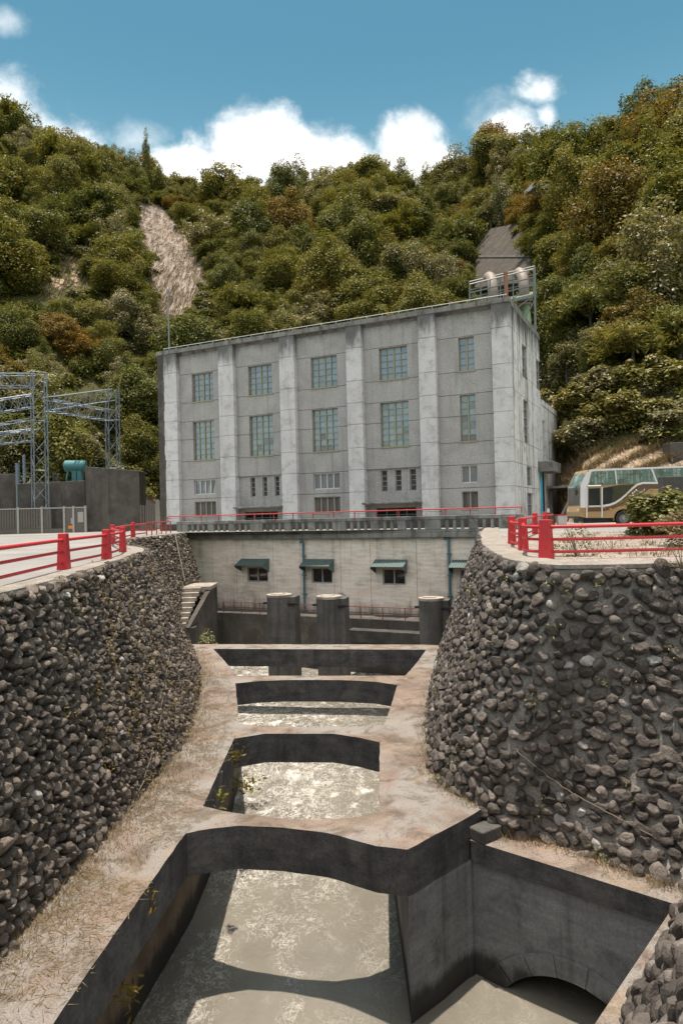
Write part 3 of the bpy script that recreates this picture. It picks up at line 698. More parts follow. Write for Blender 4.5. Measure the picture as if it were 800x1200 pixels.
# core, parapet, side wall
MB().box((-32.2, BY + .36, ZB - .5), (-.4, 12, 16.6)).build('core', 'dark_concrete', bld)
pr = MB(); xs = np.linspace(-32.32, .06, 60)
for a, b in zip(xs[:-1], xs[1:]):
    q, h_ = .03 * mnoise.noise(Vector((a, 0, 0))), .06 * mnoise.noise(Vector((a * .8, 3, 0)))
    pr.box((a, -.06 + q, ZT), (b, .34, 17.08 + h_))
pr.box((-32.3, .345, ZT - .2), (.05, 12.1, 17.02))
pr.build('parapet', 'balustrade_concrete', bld)
WS = []       # side windows measured on the flank
for (x0, y0, x1, y1) in ((610.8, 402, 616.5, 434), (627.3, 419, 632.9, 448), (612.6, 466, 619.4, 511), (616.7, 544, 622.8, 566), (617, 574, 624.3, 600)):
    (ta, za), (tb, zb) = side(x0, y0), side(x1, y1); (tc, zc_), (td, zd) = side(x1, y0), side(x0, y1)
    WS.append((min(ta, tb), max(ta, tb), min(zb, (zb + zd) / 2), max(za, (za + zc_) / 2)))
Z1 = [(12.0, 14.6), (12.0, 14.6), (6.9, 10.3), (3.6, 5.1), (1.2, 3.0)]
WS = [(a, b, *z) for (a, b, _, _), z in zip(WS, Z1)]
(pa, _), (pb, pz) = side(632, 548), side(646, 548)
sm = MB(); mkS = lambda u, z, q: (0.02 - q, u, z)
panel(sm, .5, 12, ZB - .3, 16.7, WS + [(pa, 12.0, ZB - .3, 4.9)], mkS, [14.94, 12.14, 10.44, 6.84, 5.16, 3.41])
sm.build('side_wall', 'side_concrete', bld)
for a, b, c, d in WS:
    fm = MB(); fm.box((-.2, a, c), (-.1, a + .07, d)); fm.box((-.2, b - .07, c), (-.1, b, d))
    for z in np.linspace(c, d, max(3, int((d - c) / .55))): fm.box((-.2, a, z - .03), (-.1, b, z + .03))
    fo = fm.build('window', 'window_frame_grey', bld); MB().add([(-.22, a, c), (-.22, b, c), (-.22, b, d), (-.22, a, d)], [(0, 1, 2, 3)]).build('pane', 'factory_glass', fo)
# annex behind, portal with cyan post, canopy
an = MB(); panel(an, 12.03, 21, ZB - .3, 11.2, [(12.6, 13.8, 5.8, 9.6), (15.2, 17, ZB, 3.4), (16, 17, 6.5, 8)], mkS, [5.16, 8.8]); an.box((-10, 12.3, ZB - .3), (-.38, 21, 11.15)); an.box((-.45, 12.02, 10.9), (.09, 21.1, 11.35))
an.build('annex_wall', 'side_concrete', bld)
MB().box((-.4, 12.6, 5.8), (-.3, 17, 9.6)).build('annex_window', 'dark_glass', bld)
MB().box((-.2, pa - .9, 4.9), (1.25, 14.2, 5.75)).build('portal_lintel', 'balustrade_concrete', bld, bevel=.03)
MB().box((-1.6, pa, ZB - .3), (-.38, 11.9, 4.9)).build('portal_recess', 'block_concrete', bld)
pd = MB().box((-.34, pa + .5, ZB), (-.25, 11.9, 4.4)).build('roller_door', 'coping_concrete', bld)
MB().box((-.1, pa - .05, ZB - .2), (.16, pa + .28, 4.9)).build('door_jamb', 'cyan_paint', bld)
MB().box((-.1, 11.6, ZB - .2), (.14, 11.98, 4.9)).build('door_jamb', 'navy_paint', bld)
MB().box((0.03, 13.4, 3.55), (2.6, 17.5, 3.75)).build('side_canopy', 'balustrade_concrete', bld, bevel=.02)
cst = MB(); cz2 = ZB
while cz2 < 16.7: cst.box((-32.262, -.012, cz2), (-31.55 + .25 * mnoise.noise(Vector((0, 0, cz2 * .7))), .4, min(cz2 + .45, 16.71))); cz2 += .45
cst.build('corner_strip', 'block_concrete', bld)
MB().box((-33.1, 1.2, ZB - .5), (-32.255, 9, 13.3)).build('end_buttress', 'block_concrete', bld)
# steel windows of the upper rows
def steel_window(x0, x1, z0, z1, nx, nz, d=BY + .2):
    f = MB(); b = .05
    for x in (x0 + b / 2, x1 - b / 2): f.box((x - b / 2, d - .03, z0), (x + b / 2, d + .05, z1))
    for z in (z0 + b / 2, z1 - b / 2): f.box((x0, d - .03, z - b / 2), (x1, d + .05, z + b / 2))
    xs = np.linspace(x0, x1, nx + 1); zs = np.linspace(z0, z1, nz + 1)
    for k, x in enumerate(xs[1:-1]): wd = .055 if (k + 1) * 2 == nx else .018; f.box((x - wd, d - .02, z0), (x + wd, d + .03, z1))
    for z in zs[1:-1]: f.box((x0, d - .012, z - .018), (x1, d + .028, z + .018))
    f.box((x0 - .06, BY - .07, z0 - .10), (x1 + .06, BY + .3, z0 - .002))
    fo = f.build('window', 'window_frame_yellow', bld); g = MB()
    for a, c in zip(xs[:-1], xs[1:]):
        for e_, h_ in zip(zs[:-1], zs[1:]):
            q, q2 = random.gauss(0, .005), random.gauss(0, .005)
            g.add([(a, d + .06 + q, e_), (c, d + .06 - q, e_), (c, d + .06 - q + q2, h_), (a, d + .06 + q + q2, h_)], [(0, 1, 2, 3)])
    g.build('pane', 'factory_glass', fo)
for i, (w0, w1) in enumerate(WX):
    nx = 4 if i < 4 else 2
    steel_window(w0, w1, *R1, nx, 5); steel_window(w0, w1, *R2, nx, 7)
    if i in (1, 3): continue
    n = 4 if i < 4 else 2; d = BY + .16
    f = MB(); xs = np.linspace(w0, w1, n + 1)
    for z in (R3[0] + .04, R3[1] - .04): f.box((w0, d - .03, z - .04), (w1, d + .05, z + .04))
    for k, x in enumerate(xs): f.box((max(x - .04, w0), d - .028, R3[0]), (min(x + .04, w1), d + .048, R3[1]))
    fo = f.build('window', 'window_frame_white', bld)
    g = MB(); 
    for k in range(n): g.add([(xs[k], d + .06 + .01 * k, R3[0]), (xs[k + 1], d + .06, R3[0]), (xs[k + 1], d + .06, R3[1]), (xs[k], d + .06, R3[1])], [(0, 1, 2, 3)])
    g.build('pane', 'factory_glass', fo)
    f = MB()
    for x in xs: f.box((max(x - .04, w0), d - .028, R4[0]), (min(x + .04, w1), d + .048, R4[1]))
    f.box((w0, d - .03, R4[1] - .07), (w1, d + .05, R4[1])); f.box((w0 - .05, BY - .05, R4[0] - .09), (w1 + .05, BY + .3, R4[0] - .002))
    fo = f.build('window', 'window_frame_grey', bld); MB().box((w0, d + .06, R4[0]), (w1, d + .09, R4[1])).build('shade', 'louvre_shade', fo)
MB().box((-19.15, -.04, 2.85), (-18.3, -.002, 3.45)).build('notice_board', 'window_frame_white', bld)
MB().box((-32.2, -.22, ZB - .06), (-.05, -.03, 1.16)).build('plinth', 'dark_concrete', bld)
# roof edge rail and mast
rr = MB()
for k in range(24): x = -31.8 + k * 1.36; rr.tube([(x, .5, 17.0), (x, .5, 17.42)], .018, 5)
rr.tube([(-31.9, .5, 17.42), (-.3, .5, 17.42)], .024, 6); rr.build('roof_rail', 'window_frame_white', bld)
mast = MB().tube([(-31.4, .7, 17), (-31.4, .7, 22.6)], [.07, .045], 8).box((-31.75, .55, 17), (-31.05, .85, 17.25)).build('mast', 'grey_metal', bld)
MB().ell((-31.4, .7, 22.8), (.16, .16, .3)).build('lamp_head', 'grey_metal', mast)

# ---- lower storey below the terrace
LY = -2.8
low = empty('lower_storey', C0, -PHI, 'stained cream concrete lower storey with green awnings under the balustrade', 'building')
xs = [fl(px, 660, LY)[0] for px in (222, 249, 277, 320, 352, 399, 434, 488, 524, 570, 600)]
xs = [-32.0] + xs[1:-1] + [2.5]
WIN = [(289.6, 314), (365, 389.5), (448, 475), (539, 563)]
WL = [(fl(a, 673, LY)[0], fl(b, 673, LY)[0]) for a, b in WIN]; WZ0, WZ1 = -3.62, -2.42
lm = MB()
for a, b in zip(xs[:-1], xs[1:]):
    hs = [(w0, w1, WZ0, WZ1) for w0, w1 in WL if a < (w0 + w1) / 2 < b]
    hs = [(max(h[0], a + .05), min(h[1], b - .05), h[2], h[3]) for h in hs]
    panel(lm, a + .014, b - .014, -11, -.12, hs, mkF(LY), [])
lm.build('wall', 'cream_concrete', low)
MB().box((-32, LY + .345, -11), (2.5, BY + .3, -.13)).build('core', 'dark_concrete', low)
for (w0, w1) in WL:
    f = MB(); d = LY + .12
    for x in (w0 + .05, (w0 + w1) / 2, w1 - .05): f.box((x - .05, d - .05, WZ0), (x + .05, d + .05, WZ1))
    for z in (WZ0 + .05, WZ1 - .05): f.box((w0, d - .048, z - .05), (w1, d + .048, z + .05))
    fo = f.build('window', 'window_frame_grey', low); MB().box((w0 + .02, d + .06, WZ0), (w1 - .02, d + .08, WZ1)).build('pane', 'dark_glass', fo)
    a0, a1 = w0 - .55, w1 + .18
    aw = MB(); top = -1.75; lo = -2.22
    P = [(a0, LY - .01, top), (a1, LY - .01, top), (a1, LY - 1.0, lo), (a0, LY - 1.0, lo)]
    aw.plate(P, (0, -.45, 1), .035)
    for k in range(12): x = a0 + (a1 - a0) * (k + .5) / 12; aw.tube([(x, LY - .02, top + .02), (x, LY - 1.0, lo + .02)], .025, 5)
    for x in (a0 + .02, a1 - .05): aw.plate([(x, LY - .01, top - .03), (x, LY - .98, lo - .03), (x, LY - .98, lo - .16), (x, LY - .01, lo - .55)], (1, 0, 0), .03)
    aw.build('awning', 'awning_sheet', low)
for px, y0, y1 in ((355, 634, 712), (525.5, 630, 728)):
    x, z0 = fl(px, y0, LY - .15); z1 = -5.8
    p = MB().tube([(x - .35, LY + .05, z0 - .1), (x - .1, LY - .16, z0), (x, LY - .16, z0 - .15), (x, LY - .16, z1)], .085, 10)
    for z in np.arange(z0 - 1.2, z1, -1.5): p.box((x - .16, LY - .2, z), (x + .16, LY + .0, z + .08))
    p.build('drain_pipe', 'pipe_blue', low)
x, z0 = fl(404, 700, LY - .12); MB().tube([(x, LY - .12, -5.8), (x, LY - .12, z0 + .15), (x - .18, LY - .12, z0 + .3), (x - .5, LY - .12, z0 + .3)], .03, 6).build('vent_pipe', 'grey_metal', low)
MB().box((-33.2, LY - .34, -.14), (3.0, BY + .4, .22)).build('terrace_slab', 'balustrade_concrete', low, bevel=.03)
# balustrade
bal = empty('balustrade', C0, -PHI, 'weathered concrete balustrade with slotted openings along the powerhouse terrace', 'balustrade')
xL, xR = fl(207, 615, LY - .3)[0], 1.2
bm_ = MB(); y0, y1 = LY - .28, LY - .06
bm_.box((xL, y0, .225), (xR, y1, .42)); bm_.box((xL, y0 - .05, 1.14), (xR, y1 + .05, 1.40)); bm_.build('rail', 'balustrade_concrete', bal, bevel=.03)
x = xL; k = 0; bb = MB(); pp = MB()
while x < xR - 1:
    pw = .62 if k % 3 else 1.15
    MB().box((x, y0 - .02, .42), (min(x + pw, xR), y1 + .02, 1.14)).build('panel', 'balustrade_concrete', bal, bevel=.02); x += pw; no = 4 if k % 3 == 0 else 3
    for j in range(no):
        if x > xR - .6: break
        x += .36
        if j < no - 1: MB().box((x, y0 + .03, .42), (x + .2, y1 - .03, 1.14)).build('baluster', 'balustrade_concrete', bal); x += .2
    k += 1
tr = MB(); x = fl(196.5, 609, LY - .2)[0]; xe = fl(611, 602, LY - .2)[0]
zr = 1.86
tr.tube([(x, LY - .17, zr), (xe, LY - .17, zr)], .045, 8); n = 17
for k in range(n + 1): q = x + (xe - x) * k / n; tr.tube([(q, LY - .17, 1.38), (q, LY - .17, zr)], .04, 6)
tro = tr.build('pipe_railing', 'thin_red_paint'); tro.matrix_world = BM; tag(tro, 'thin red pipe handrail on top of the powerhouse balustrade', 'railing')

# ---- foot of the lower storey: walkway, rail, gate piers, stairs
wk = MB().box((-30, LY - 2.3, -11), (2.4, LY - .002, -5.85)).build('lower_walkway', 'block_concrete'); wk.matrix_world = BM; struct(wk)
xa, xb = fl(409, 740, LY - 3.0)[0], fl(493, 740, LY - 3.0)[0]
o = MB().box((xa, LY - 3.3, -7.35), (xb, LY - 2.31, -6.5)).build('gate_sill', 'dark_concrete', bevel=.03); o.matrix_world = BM; tag(o, 'dark concrete ledge slab between the gate piers below the red rail', 'ledge')
def low_rail(pa_, pb_, n):
    xa, xb = fl(pa_, 720, LY - 2.1)[0], fl(pb_, 720, LY - 2.1)[0]; r = MB()
    for z in (-5.0, -5.42): r.tube([(xa, LY - 2.1, z), (xb, LY - 2.1, z)], .032, 6)
    for k in range(n + 1): q = xa + (xb - xa) * k / n; r.tube([(q, LY - 2.1, -5.86), (q, LY - 2.1, -5.0)], .035, 6)
    o = r.build('pipe_railing', 'rusty_red'); o.matrix_world = BM
    return tag(o, 'faded red pipe railing on the lower walkway behind the gate piers', 'railing')
low_rail(262, 530, 11)
for k, (px, py, Y, lab) in enumerate(((328, 697, 46.0, 'dark round concrete gate pier nearest the stone stairs'), (386, 699, 45.2, 'dark round concrete gate pier in the middle of the forebay'), (506, 701, 43.4, 'dark round concrete gate pier beside the right boulder wall'))):
    c = at(px - 1, py, Y); rad = 14.6 / FPX * Y; zt = c.z
    gp = empty('gate_pier', (c.x, c.y, 0), -PHI * .6, lab, 'pier', 'gate piers in the forebay')
    mb = MB(); n = 28
    ring_ = [(rad * math.cos(q), rad * math.sin(q)) for q in np.linspace(0, 2 * math.pi, n, endpoint=False)]
    mb.prism(ring_, -11, -6.36); mb.prism([(x * .985, y * .985) for x, y in ring_], -6.36, -6.31); mb.prism(ring_, -6.31, zt - .12)
    mb.build('shaft', 'pier_concrete', gp, bevel=.02)
    tp = MB().prism([(x * 1.03, y * 1.03) for x, y in ring_], zt - .12, zt + .04, 0)
    tp.box((-.5, -.3, zt + .04), (.3, .35, zt + .09)); tp.build('cap', 'step_concrete', gp, bevel=.03)
    MB().box((rad * .72, -.28, -11), (rad + .32, .9, zt - .1)).build('guide_post', 'pier_concrete', gp, bevel=.03)
    MB().box((-rad - .28, -.1, zt - .62), (-rad + .1, .06, zt - .5)).build('bracket', 'black_plastic', gp); MB().box((rad - .1, -.42, zt - .62), (rad + .62, -.26, zt - .5)).build('bracket', 'black_plastic', gp)
st = empty('stone_stairs', (0, 0, 0), 0, 'worn concrete stairs climbing beside the left stone wall to a landing', 'stairs')
sp = MB()
for k in range(8):
    Yk = 48.6 + k * .42; zk = -6.0 + (k + 1) * .31
    xr = at(217 + k * 2.6, 720, Yk).x
    sp.box((-12.2, Yk, zk - .30), (xr, Yk + .46, zk))
sp.build('step', 'step_concrete', st, bevel=.03)
xr = at(248, 700, 52.2).x
MB().box((-12.2, 51.96, -3.75), (xr, 54.8, -3.45)).build('landing', 'step_concrete', st, bevel=.04)
MB().plate([(at(221, 700, 48.6).x, 48.62, -11), (at(221, 700, 48.6).x, 48.62, -6.0), (xr - .05, 52.0, -3.76), (xr - .05, 54.8, -3.76), (xr - .05, 54.8, -11), (xr - .05, 51.9, -11)], (1, -.3, 0), .35).build('side_wall', 'block_concrete', st)
MB().box((-12.2, 48.7, -11), (xr - .6, 54.7, -6.03)).build('base', 'block_concrete', st)

# ================================================================== HILLS
def proj(p):
    d = Vector(p) - Vector((0, 0, ZC)); cc = Vector((d.dot(rx), d.dot(ry), -d.dot(rz)))
    return 400 + FPX * cc.x / cc.z, 600 - FPX * cc.y / cc.z
SKYL = [(-700, 60), (-300, 95), (0, 128), (60, 142), (110, 150), (150, 168), (200, 192), (250, 204), (300, 206), (350, 204), (400, 200), (430, 186), (470, 205), (545, 200), (580, 186), (620, 166), (665, 160), (700, 150), (750, 132), (800, 113), (900, 92), (1300, 30), (1700, 60)]
BASE = [(-700, 74), (60, 84), (190, 90), (600, 90), (640, 76), (662, 57), (720, 54), (800, 52), (1000, 50), (1700, 50)]
RIDGE = [(-700, 200), (60, 205), (250, 232), (450, 235), (560, 220), (640, 185), (720, 160), (800, 140), (1000, 125), (1700, 120)]
def lerp(T, x): return float(np.interp(x, [a for a, _ in T], [b for _, b in T]))
def sm(T, px): return (lerp(T, px - 24) + lerp(T, px) * 2 + lerp(T, px + 24)) / 4
def hill(X, Y):
    px = 400 + FPX * X / Y; yb, yr = sm(BASE, px), sm(RIDGE, px)
    q = ray(px, sm(SKYL, px)); zr_ = ZC + (q.z / q.y) * yr - 6.0
    tt = (Y - yb) / (yr - yb)
    if tt < 0: z = gz(Y) - .25 + tt * 3
    elif tt < 1: z = gz(yb) - .25 + (zr_ - gz(yb)) * (tt ** .93)
    else: z = zr_ - .22 * (Y - yr)
    k = min(max(tt, 0), 1)
    return z + k ** .5 * 3.2 * mnoise.fractal(Vector((X * .022, Y * .022, 1.7)), .8, 2, 3)
def inpoly(x, y, P):
    c = False; n = len(P)
    for i in range(n):
        (x0, y0), (x1, y1) = P[i], P[(i + 1) % n]
        if (y0 > y) != (y1 > y) and x < (x1 - x0) * (y - y0) / (y1 - y0) + x0: c = not c
    return c
SCAR = [(160, 238), (184, 236), (212, 262), (236, 292), (241, 322), (228, 352), (206, 372), (186, 364), (177, 330), (176, 300), (163, 268)]
DRYP = [(652, 545), (700, 533), (760, 522), (840, 505), (1000, 500), (1000, 640), (640, 640)]
DRYL = [(52, 318), (92, 300), (112, 318), (98, 345), (60, 352), (30, 340)]
def softpoly(x, y, P, w=9.0):
    d = 1e9; n = len(P)
    for i in range(n):
        ax, ay = P[i]; bx, by = P[(i + 1) % n]; ex, ey = bx - ax, by - ay
        k = min(max(((x - ax) * ex + (y - ay) * ey) / (ex * ex + ey * ey), 0), 1); d = min(d, math.hypot(x - ax - k * ex, y - ay - k * ey))
    return min(max(.5 + (d if inpoly(x, y, P) else -d) / (2 * w), 0), 1)
us = np.r_[np.linspace(-1.9, -.62, 26), np.linspace(-.6, .62, 250), np.linspace(.64, 1.9, 26)]; ts = np.r_[0, np.linspace(.02, 1, 180), np.linspace(1.06, 2, 12)]; Ys = ts
V = []; Cc = []
for u in us:
    yb_, yr_ = sm(BASE, 400 + FPX * u) - 3, sm(RIDGE, 400 + FPX * u)
    for t_ in ts:
        Y = yb_ + (yr_ - yb_) * t_
        X = u * Y; z = hill(X, Y) - (2 if t_ == 0 else 0); V.append((X, Y, z)); px, py = proj((X, Y, z))
        near = -60 < px < 1060 and 180 < py < 660
        Cc.append((softpoly(px, py, SCAR) if near else 0, max(softpoly(px, py, DRYP), softpoly(px, py, DRYL, 16) * .5) if near else 0, 0, 1))
idx = np.arange(len(V)).reshape(len(us), len(Ys))
hs = struct(np_mesh('hillside', V, np.stack([idx[:-1, :-1], idx[1:, :-1], idx[1:, 1:], idx[:-1, 1:]], -1).reshape(-1, 4), 'hillside_soil', smooth=True))
ca = hs.data.color_attributes.new('scar', 'FLOAT_COLOR', 'POINT'); ca.data.foreach_set('color', np.array(Cc, np.float32).ravel())
# the other valley side, behind the camera
us2 = np.linspace(-400, 400, 90); vs2 = np.linspace(0, 1, 24); V = []
for x in us2:
    for v in vs2:
        hgt = 40 + 16 * mnoise.noise(Vector((x * .011, 0, 0)))
        V.append((x, -70 - 90 * v, -1.2 + hgt * v ** .8 + 5 * v * mnoise.fractal(Vector((x * .08, v * 4, 2)), .8, 2, 4)))
idx = np.arange(len(V)).reshape(90, 24)
struct(np_mesh('valley_slope', V, np.stack([idx[:-1, :-1], idx[:-1, 1:], idx[1:, 1:], idx[1:, :-1]], -1).reshape(-1, 4), 'hillside_soil', smooth=True))

# ---- foliage
def leaves(r, C, Nn, size, asp=1.6, fold=.12):
    """one small pointed blade per row of C with normals Nn"""
    n = len(C); Nn = Nn / np.linalg.norm(Nn, axis=1, keepdims=True)
    a = r.normal(size=(n, 3)); a -= Nn * (a * Nn).sum(1, keepdims=True); a /= np.linalg.norm(a, axis=1, keepdims=True); b = np.cross(Nn, a)
    s = (size * r.uniform(.6, 1.35, n))[:, None]
    V = np.stack([C - a * s * asp * .5, C + b * s * .5 - Nn * s * fold, C + a * s * asp * .5, C - b * s * .5 - Nn * s * fold], 1).reshape(-1, 3)
    return V, np.arange(4 * n).reshape(n, 4)
def crown(seed, n_cl, per, leaf, rxy=1.0, rz=.85, kind='round', cr=(.26, .44)):
    r = np.random.default_rng(seed); Vs = []; ce = []
    for k in range(n_cl):
        th = r.uniform(0, 2 * math.pi)
        if kind == 'round': cphi = r.uniform(-.95, 1)
        elif kind == 'tall': cphi = r.uniform(-.95, 1)
        else: cphi = r.uniform(.0, .9)
        sp_h = math.sqrt(1 - cphi ** 2); q = r.uniform(.45, 1.05)
        c = np.array([math.cos(th) * sp_h * rxy, math.sin(th) * sp_h * rxy, cphi * rz]) * q; rad = r.uniform(*cr) * (1.15 - .3 * max(cphi, 0))
        m = int(per * (rad / .35) ** 2); d = r.normal(size=(m, 3)); d[:, 2] += .35; d /= np.linalg.norm(d, axis=1, keepdims=True)
        sq = np.array([1, 1, r.uniform(.6, .95)])
        P = c + d * sq * rad * np.where(r.uniform(size=(m, 1)) < .14, r.uniform(1.05, 1.55, (m, 1)), r.uniform(.7, 1.08, (m, 1))); Nn = d * .55 + np.array([0, 0, .9]) + r.normal(0, .36, (m, 3))
        V, F = leaves(r, P, Nn, leaf); Vs.append(V)
    V = np.concatenate(Vs); V[:, 2] += .95
    return V, np.arange(len(V)).reshape(-1, 4)
def feather(seed, n_sp, per, leaf):
    """loose crown of arching sprays (bamboo, tree fern)"""
    r = np.random.default_rng(seed); Vs = []
    for k in range(n_sp):
        th = r.uniform(0, 6.28); el = r.uniform(.5, 1.45); L = r.uniform(.8, 1.5); q = r.uniform(.1, 1, (per, 1))
        dx = np.array([math.cos(th) * math.cos(el), math.sin(th) * math.cos(el), math.sin(el)])
        P = dx * q * L + np.array([math.cos(th), math.sin(th), 0]) * q ** 2 * .55 - np.array([0, 0, 1]) * q ** 2.4 * .75 + r.normal(0, .05 + .05 * q, (per, 3)) - [0, 0, .35]
        V, F = leaves(r, P, r.normal(0, .5, (per, 3)) + [0, 0, .8], leaf, 3.2); Vs.append(V)
    V = np.concatenate(Vs); V[:, 2] += .95
    return V, np.arange(len(V)).reshape(-1, 4)
def trunk_mesh(seed, hgt=1.3, r0=.07):
    r = random.Random(seed); mb = MB(); pts = [(0, 0, -.6)]; x = y = 0
    for k in range(1, 6): x += r.uniform(-.05, .05); y += r.uniform(-.05, .05); pts.append((x, y, -.6 + (hgt + .6) * k / 5))
    mb.tube(pts, [r0 * (1.15 - .75 * k / 5) for k in range(6)], 7)
    for k in range(5):
        z0 = hgt * r.uniform(.35, .8); th = r.uniform(0, 6.28); q = r.uniform(.5, .8)
        mb.tube([(x * .6, y * .6, z0), (math.cos(th) * q * .5, math.sin(th) * q * .5, z0 + .22), (math.cos(th) * q, math.sin(th) * q, z0 + .55)], [r0 * .5, r0 * .32, r0 * .1], 5)
    return mb
PROTO = []      # (crown mesh V, F, kind)
for k in range(7): PROTO.append((*crown(100 + k, 48, 330, .050, 1.0, [.95, 1.1, 1.25, .9, 1.05, 1.3, 1.0][k], cr=(.18, .38)), 'round'))
for k in range(3): PROTO.append((*crown(200 + k, 40, 300, .048, .62, 1.35, 'tall', (.2, .34)), 'tall'))
for k in range(3): PROTO.append((*crown(300 + k, 36, 300, .052, 1.1, .8, 'round', (.22, .4)), 'spreading'))
for k in range(2): PROTO.append((*feather(350 + k, 46, 150, .055), 'feathery'))
def crown_obj(k, mat, nm='crown'):
    V, F, _ = PROTO[k]; return np_mesh(nm, V, F, mat)
KINDS = {}
def tree_src(k, mat):
    if (k, mat) not in KINDS:
        root = empty('broadleaf_tree', (0, -500, -50)); cr_ = crown_obj(k, mat); cr_.parent = root
        trunk_mesh(k, 1.0).build('trunk', 'bark', root)
        KINDS[(k, mat)] = [root, False]
    return KINDS[(k, mat)]
def roofline(px): return 411 + (px - 184) * (349 - 411) / (598 - 184)
def hidden(px, top, rad):
    if 192 + rad < px < 600: return top > roofline(px) + 6
    if 600 <= px < 640: return top > 352 + (px - 600) * 1.3 + 8
    return False
SLAB = [(556, 322), (560, 286), (574, 273), (610, 270), (626, 300), (624, 345), (556, 345)]
CLEAR = [(545, 322), (632, 322), (640, 400), (545, 400)]
cand = []
r = np.random.default_rng(21)
Y = 56.0
while Y < 246:
    step = 5.4 if Y > 90 else 4.2
    X = -.64 * Y + r.uniform(0, step)
    while X < .64 * Y:
        xx, y2 = X + r.normal(0, 1.3), Y + r.normal(0, 1.3); X += step * r.uniform(.85, 1.2)
        px0 = 400 + FPX * xx / y2; yb, yr = sm(BASE, px0), sm(RIDGE, px0)
        if y2 < yb + (7.5 if px0 > 650 else 1) or y2 > yr + 9: continue
        z = hill(xx, y2); px, py = proj((xx, y2, z))
        if inpoly(px, py, SCAR) or inpoly(px, py, DRYL): continue
        s = r.choice([1.9, 2.6, 3.4, 4.3, 5.6], p=[.2, .28, .27, .17, .08]) * r.uniform(.9, 1.1)
        if y2 < 75: s *= .62
        elif y2 > yr - 6: s *= r.uniform(.65, 1.0)
        top = proj((xx, y2, z + 2.05 * s)); mid = proj((xx, y2, z + 1.2 * s)); rad = s / y2 * FPX
        if any(inpoly(a, b, SLAB) for a, b in (mid, (px, py), (mid[0] - rad * .6, mid[1]), (mid[0] + rad * .6, mid[1]), (top[0], top[1] + 4))): continue
        if any(inpoly(mid[0] + a * rad * .62, mid[1] + b * rad * .62, P_) for P_ in (SCAR, DRYL) for a, b in ((0, 0), (1, 0), (-1, 0), (0, 1), (0, -1.3))): continue
        if px > 640 and py > 470: continue
        if px > 640 and math.hypot((mid[0] - 748) / 72, (mid[1] - 440) / 34) < 1: continue
        if hidden(mid[0], top[1], rad): continue
        if mid[0] < -60 or mid[0] > 860: continue
        cand.append((rad, xx, y2, z, s, mid, top))
    Y += step * .82
cand.sort(key=lambda c: -c[0])
def zone(px, py, top):
    sk = sm(SKYL, px)
    if top < sk + 16:
        return 'on the left skyline under the pale cloud' if px < 150 else 'on the saddle ridge under the white cloud bank' if px < 400 else 'on the ridge line above the powerhouse' if px < 560 else 'on the right skyline ridge'
    if px < 160:
        return 'on the upper slope left of the landslide scar' if py < 270 else 'beside the grey dead scrub left of the scar' if py < 360 else 'above the steel lattice towers' if py < 445 else 'directly behind the lattice towers'
    if px < 255: return 'just above the landslide scar' if py < 250 else 'along the foot of the landslide scar' if py > 340 else 'at the edge of the landslide scar'
    if px < 420: return 'high between the scar and the ridge' if py < 280 else 'just above the left half of the flat roof'
    if px < 560: return 'high on the slope left of the penstock slab' if py < 270 else 'just above the right half of the flat roof'
    if px < 650: return 'uphill of the dark penstock slab' if py < 275 else 'beside the pale penstock pipes'
    return 'high on the right slope under the skyline' if py < 230 else 'on the right slope beyond the penstock slab' if py < 370 else 'on the bank behind the parked coach'
SZ = lambda rad: 'large' if rad > 24 else 'mid-sized' if rad > 17 else 'small'
CN = {'leaf_green': 'dark green', 'leaf_orange': 'orange-tinged', 'leaf_pale': 'pale olive'}
def pickmat(px, py, rr):
    o = .05 + (.12 if px > 600 and py < 330 else 0) + (.06 if py > 400 and px < 190 else 0)
    p = .12 + (.22 if (py > 380 and px < 200) or (py > 380 and px > 640) else 0)
    q = rr.uniform()
    return 'leaf_orange' if q < o else 'leaf_pale' if q < o + p else 'leaf_green'
NIND = 270; restV = []; restF = []; restM = []; off = 0
for n_, (rad, X, Y, z, s, mid, top) in enumerate(cand):
    k = int(r.choice(15, p=[.076] * 7 + [.065] * 3 + [.051] * 3 + [.06] * 2))
    mt = pickmat(mid[0], mid[1], r); a = r.uniform(0, 6.28); sx, sz = s * r.uniform(.82, 1.2), s * r.uniform(.75, 1.35)
    if n_ < NIND:
        src = tree_src(k, mt); o = src[0] if not src[1] else dup(src[0]); src[1] = True
        o.location = (X, Y, z); o.rotation_euler = (r.normal(0, .06), r.normal(0, .06), a); o.scale = (sx, sx * r.uniform(.85, 1.15), sz)
        tag(o, f"{SZ(rad)} {PROTO[k][2]} {CN[mt]} tree {zone(mid[0], mid[1], top[1])}", 'tree', 'trees on the forested hillside')
    else:
        V, F, _ = PROTO[k]
        ca_, sa_ = math.cos(a), math.sin(a); W_ = np.c_[(V[:, 0] * ca_ - V[:, 1] * sa_) * sx + X, (V[:, 0] * sa_ + V[:, 1] * ca_) * sx + Y, V[:, 2] * sz + z]
        restV.append(W_); restF.append(F + off); restM.append(np.full(len(F), {'leaf_green': 0, 'leaf_orange': 1, 'leaf_pale': 2}[mt])); off += len(W_)
print('TREES', len(cand), 'leaf verts', off)
for key, (root, used) in KINDS.items():
    assert used
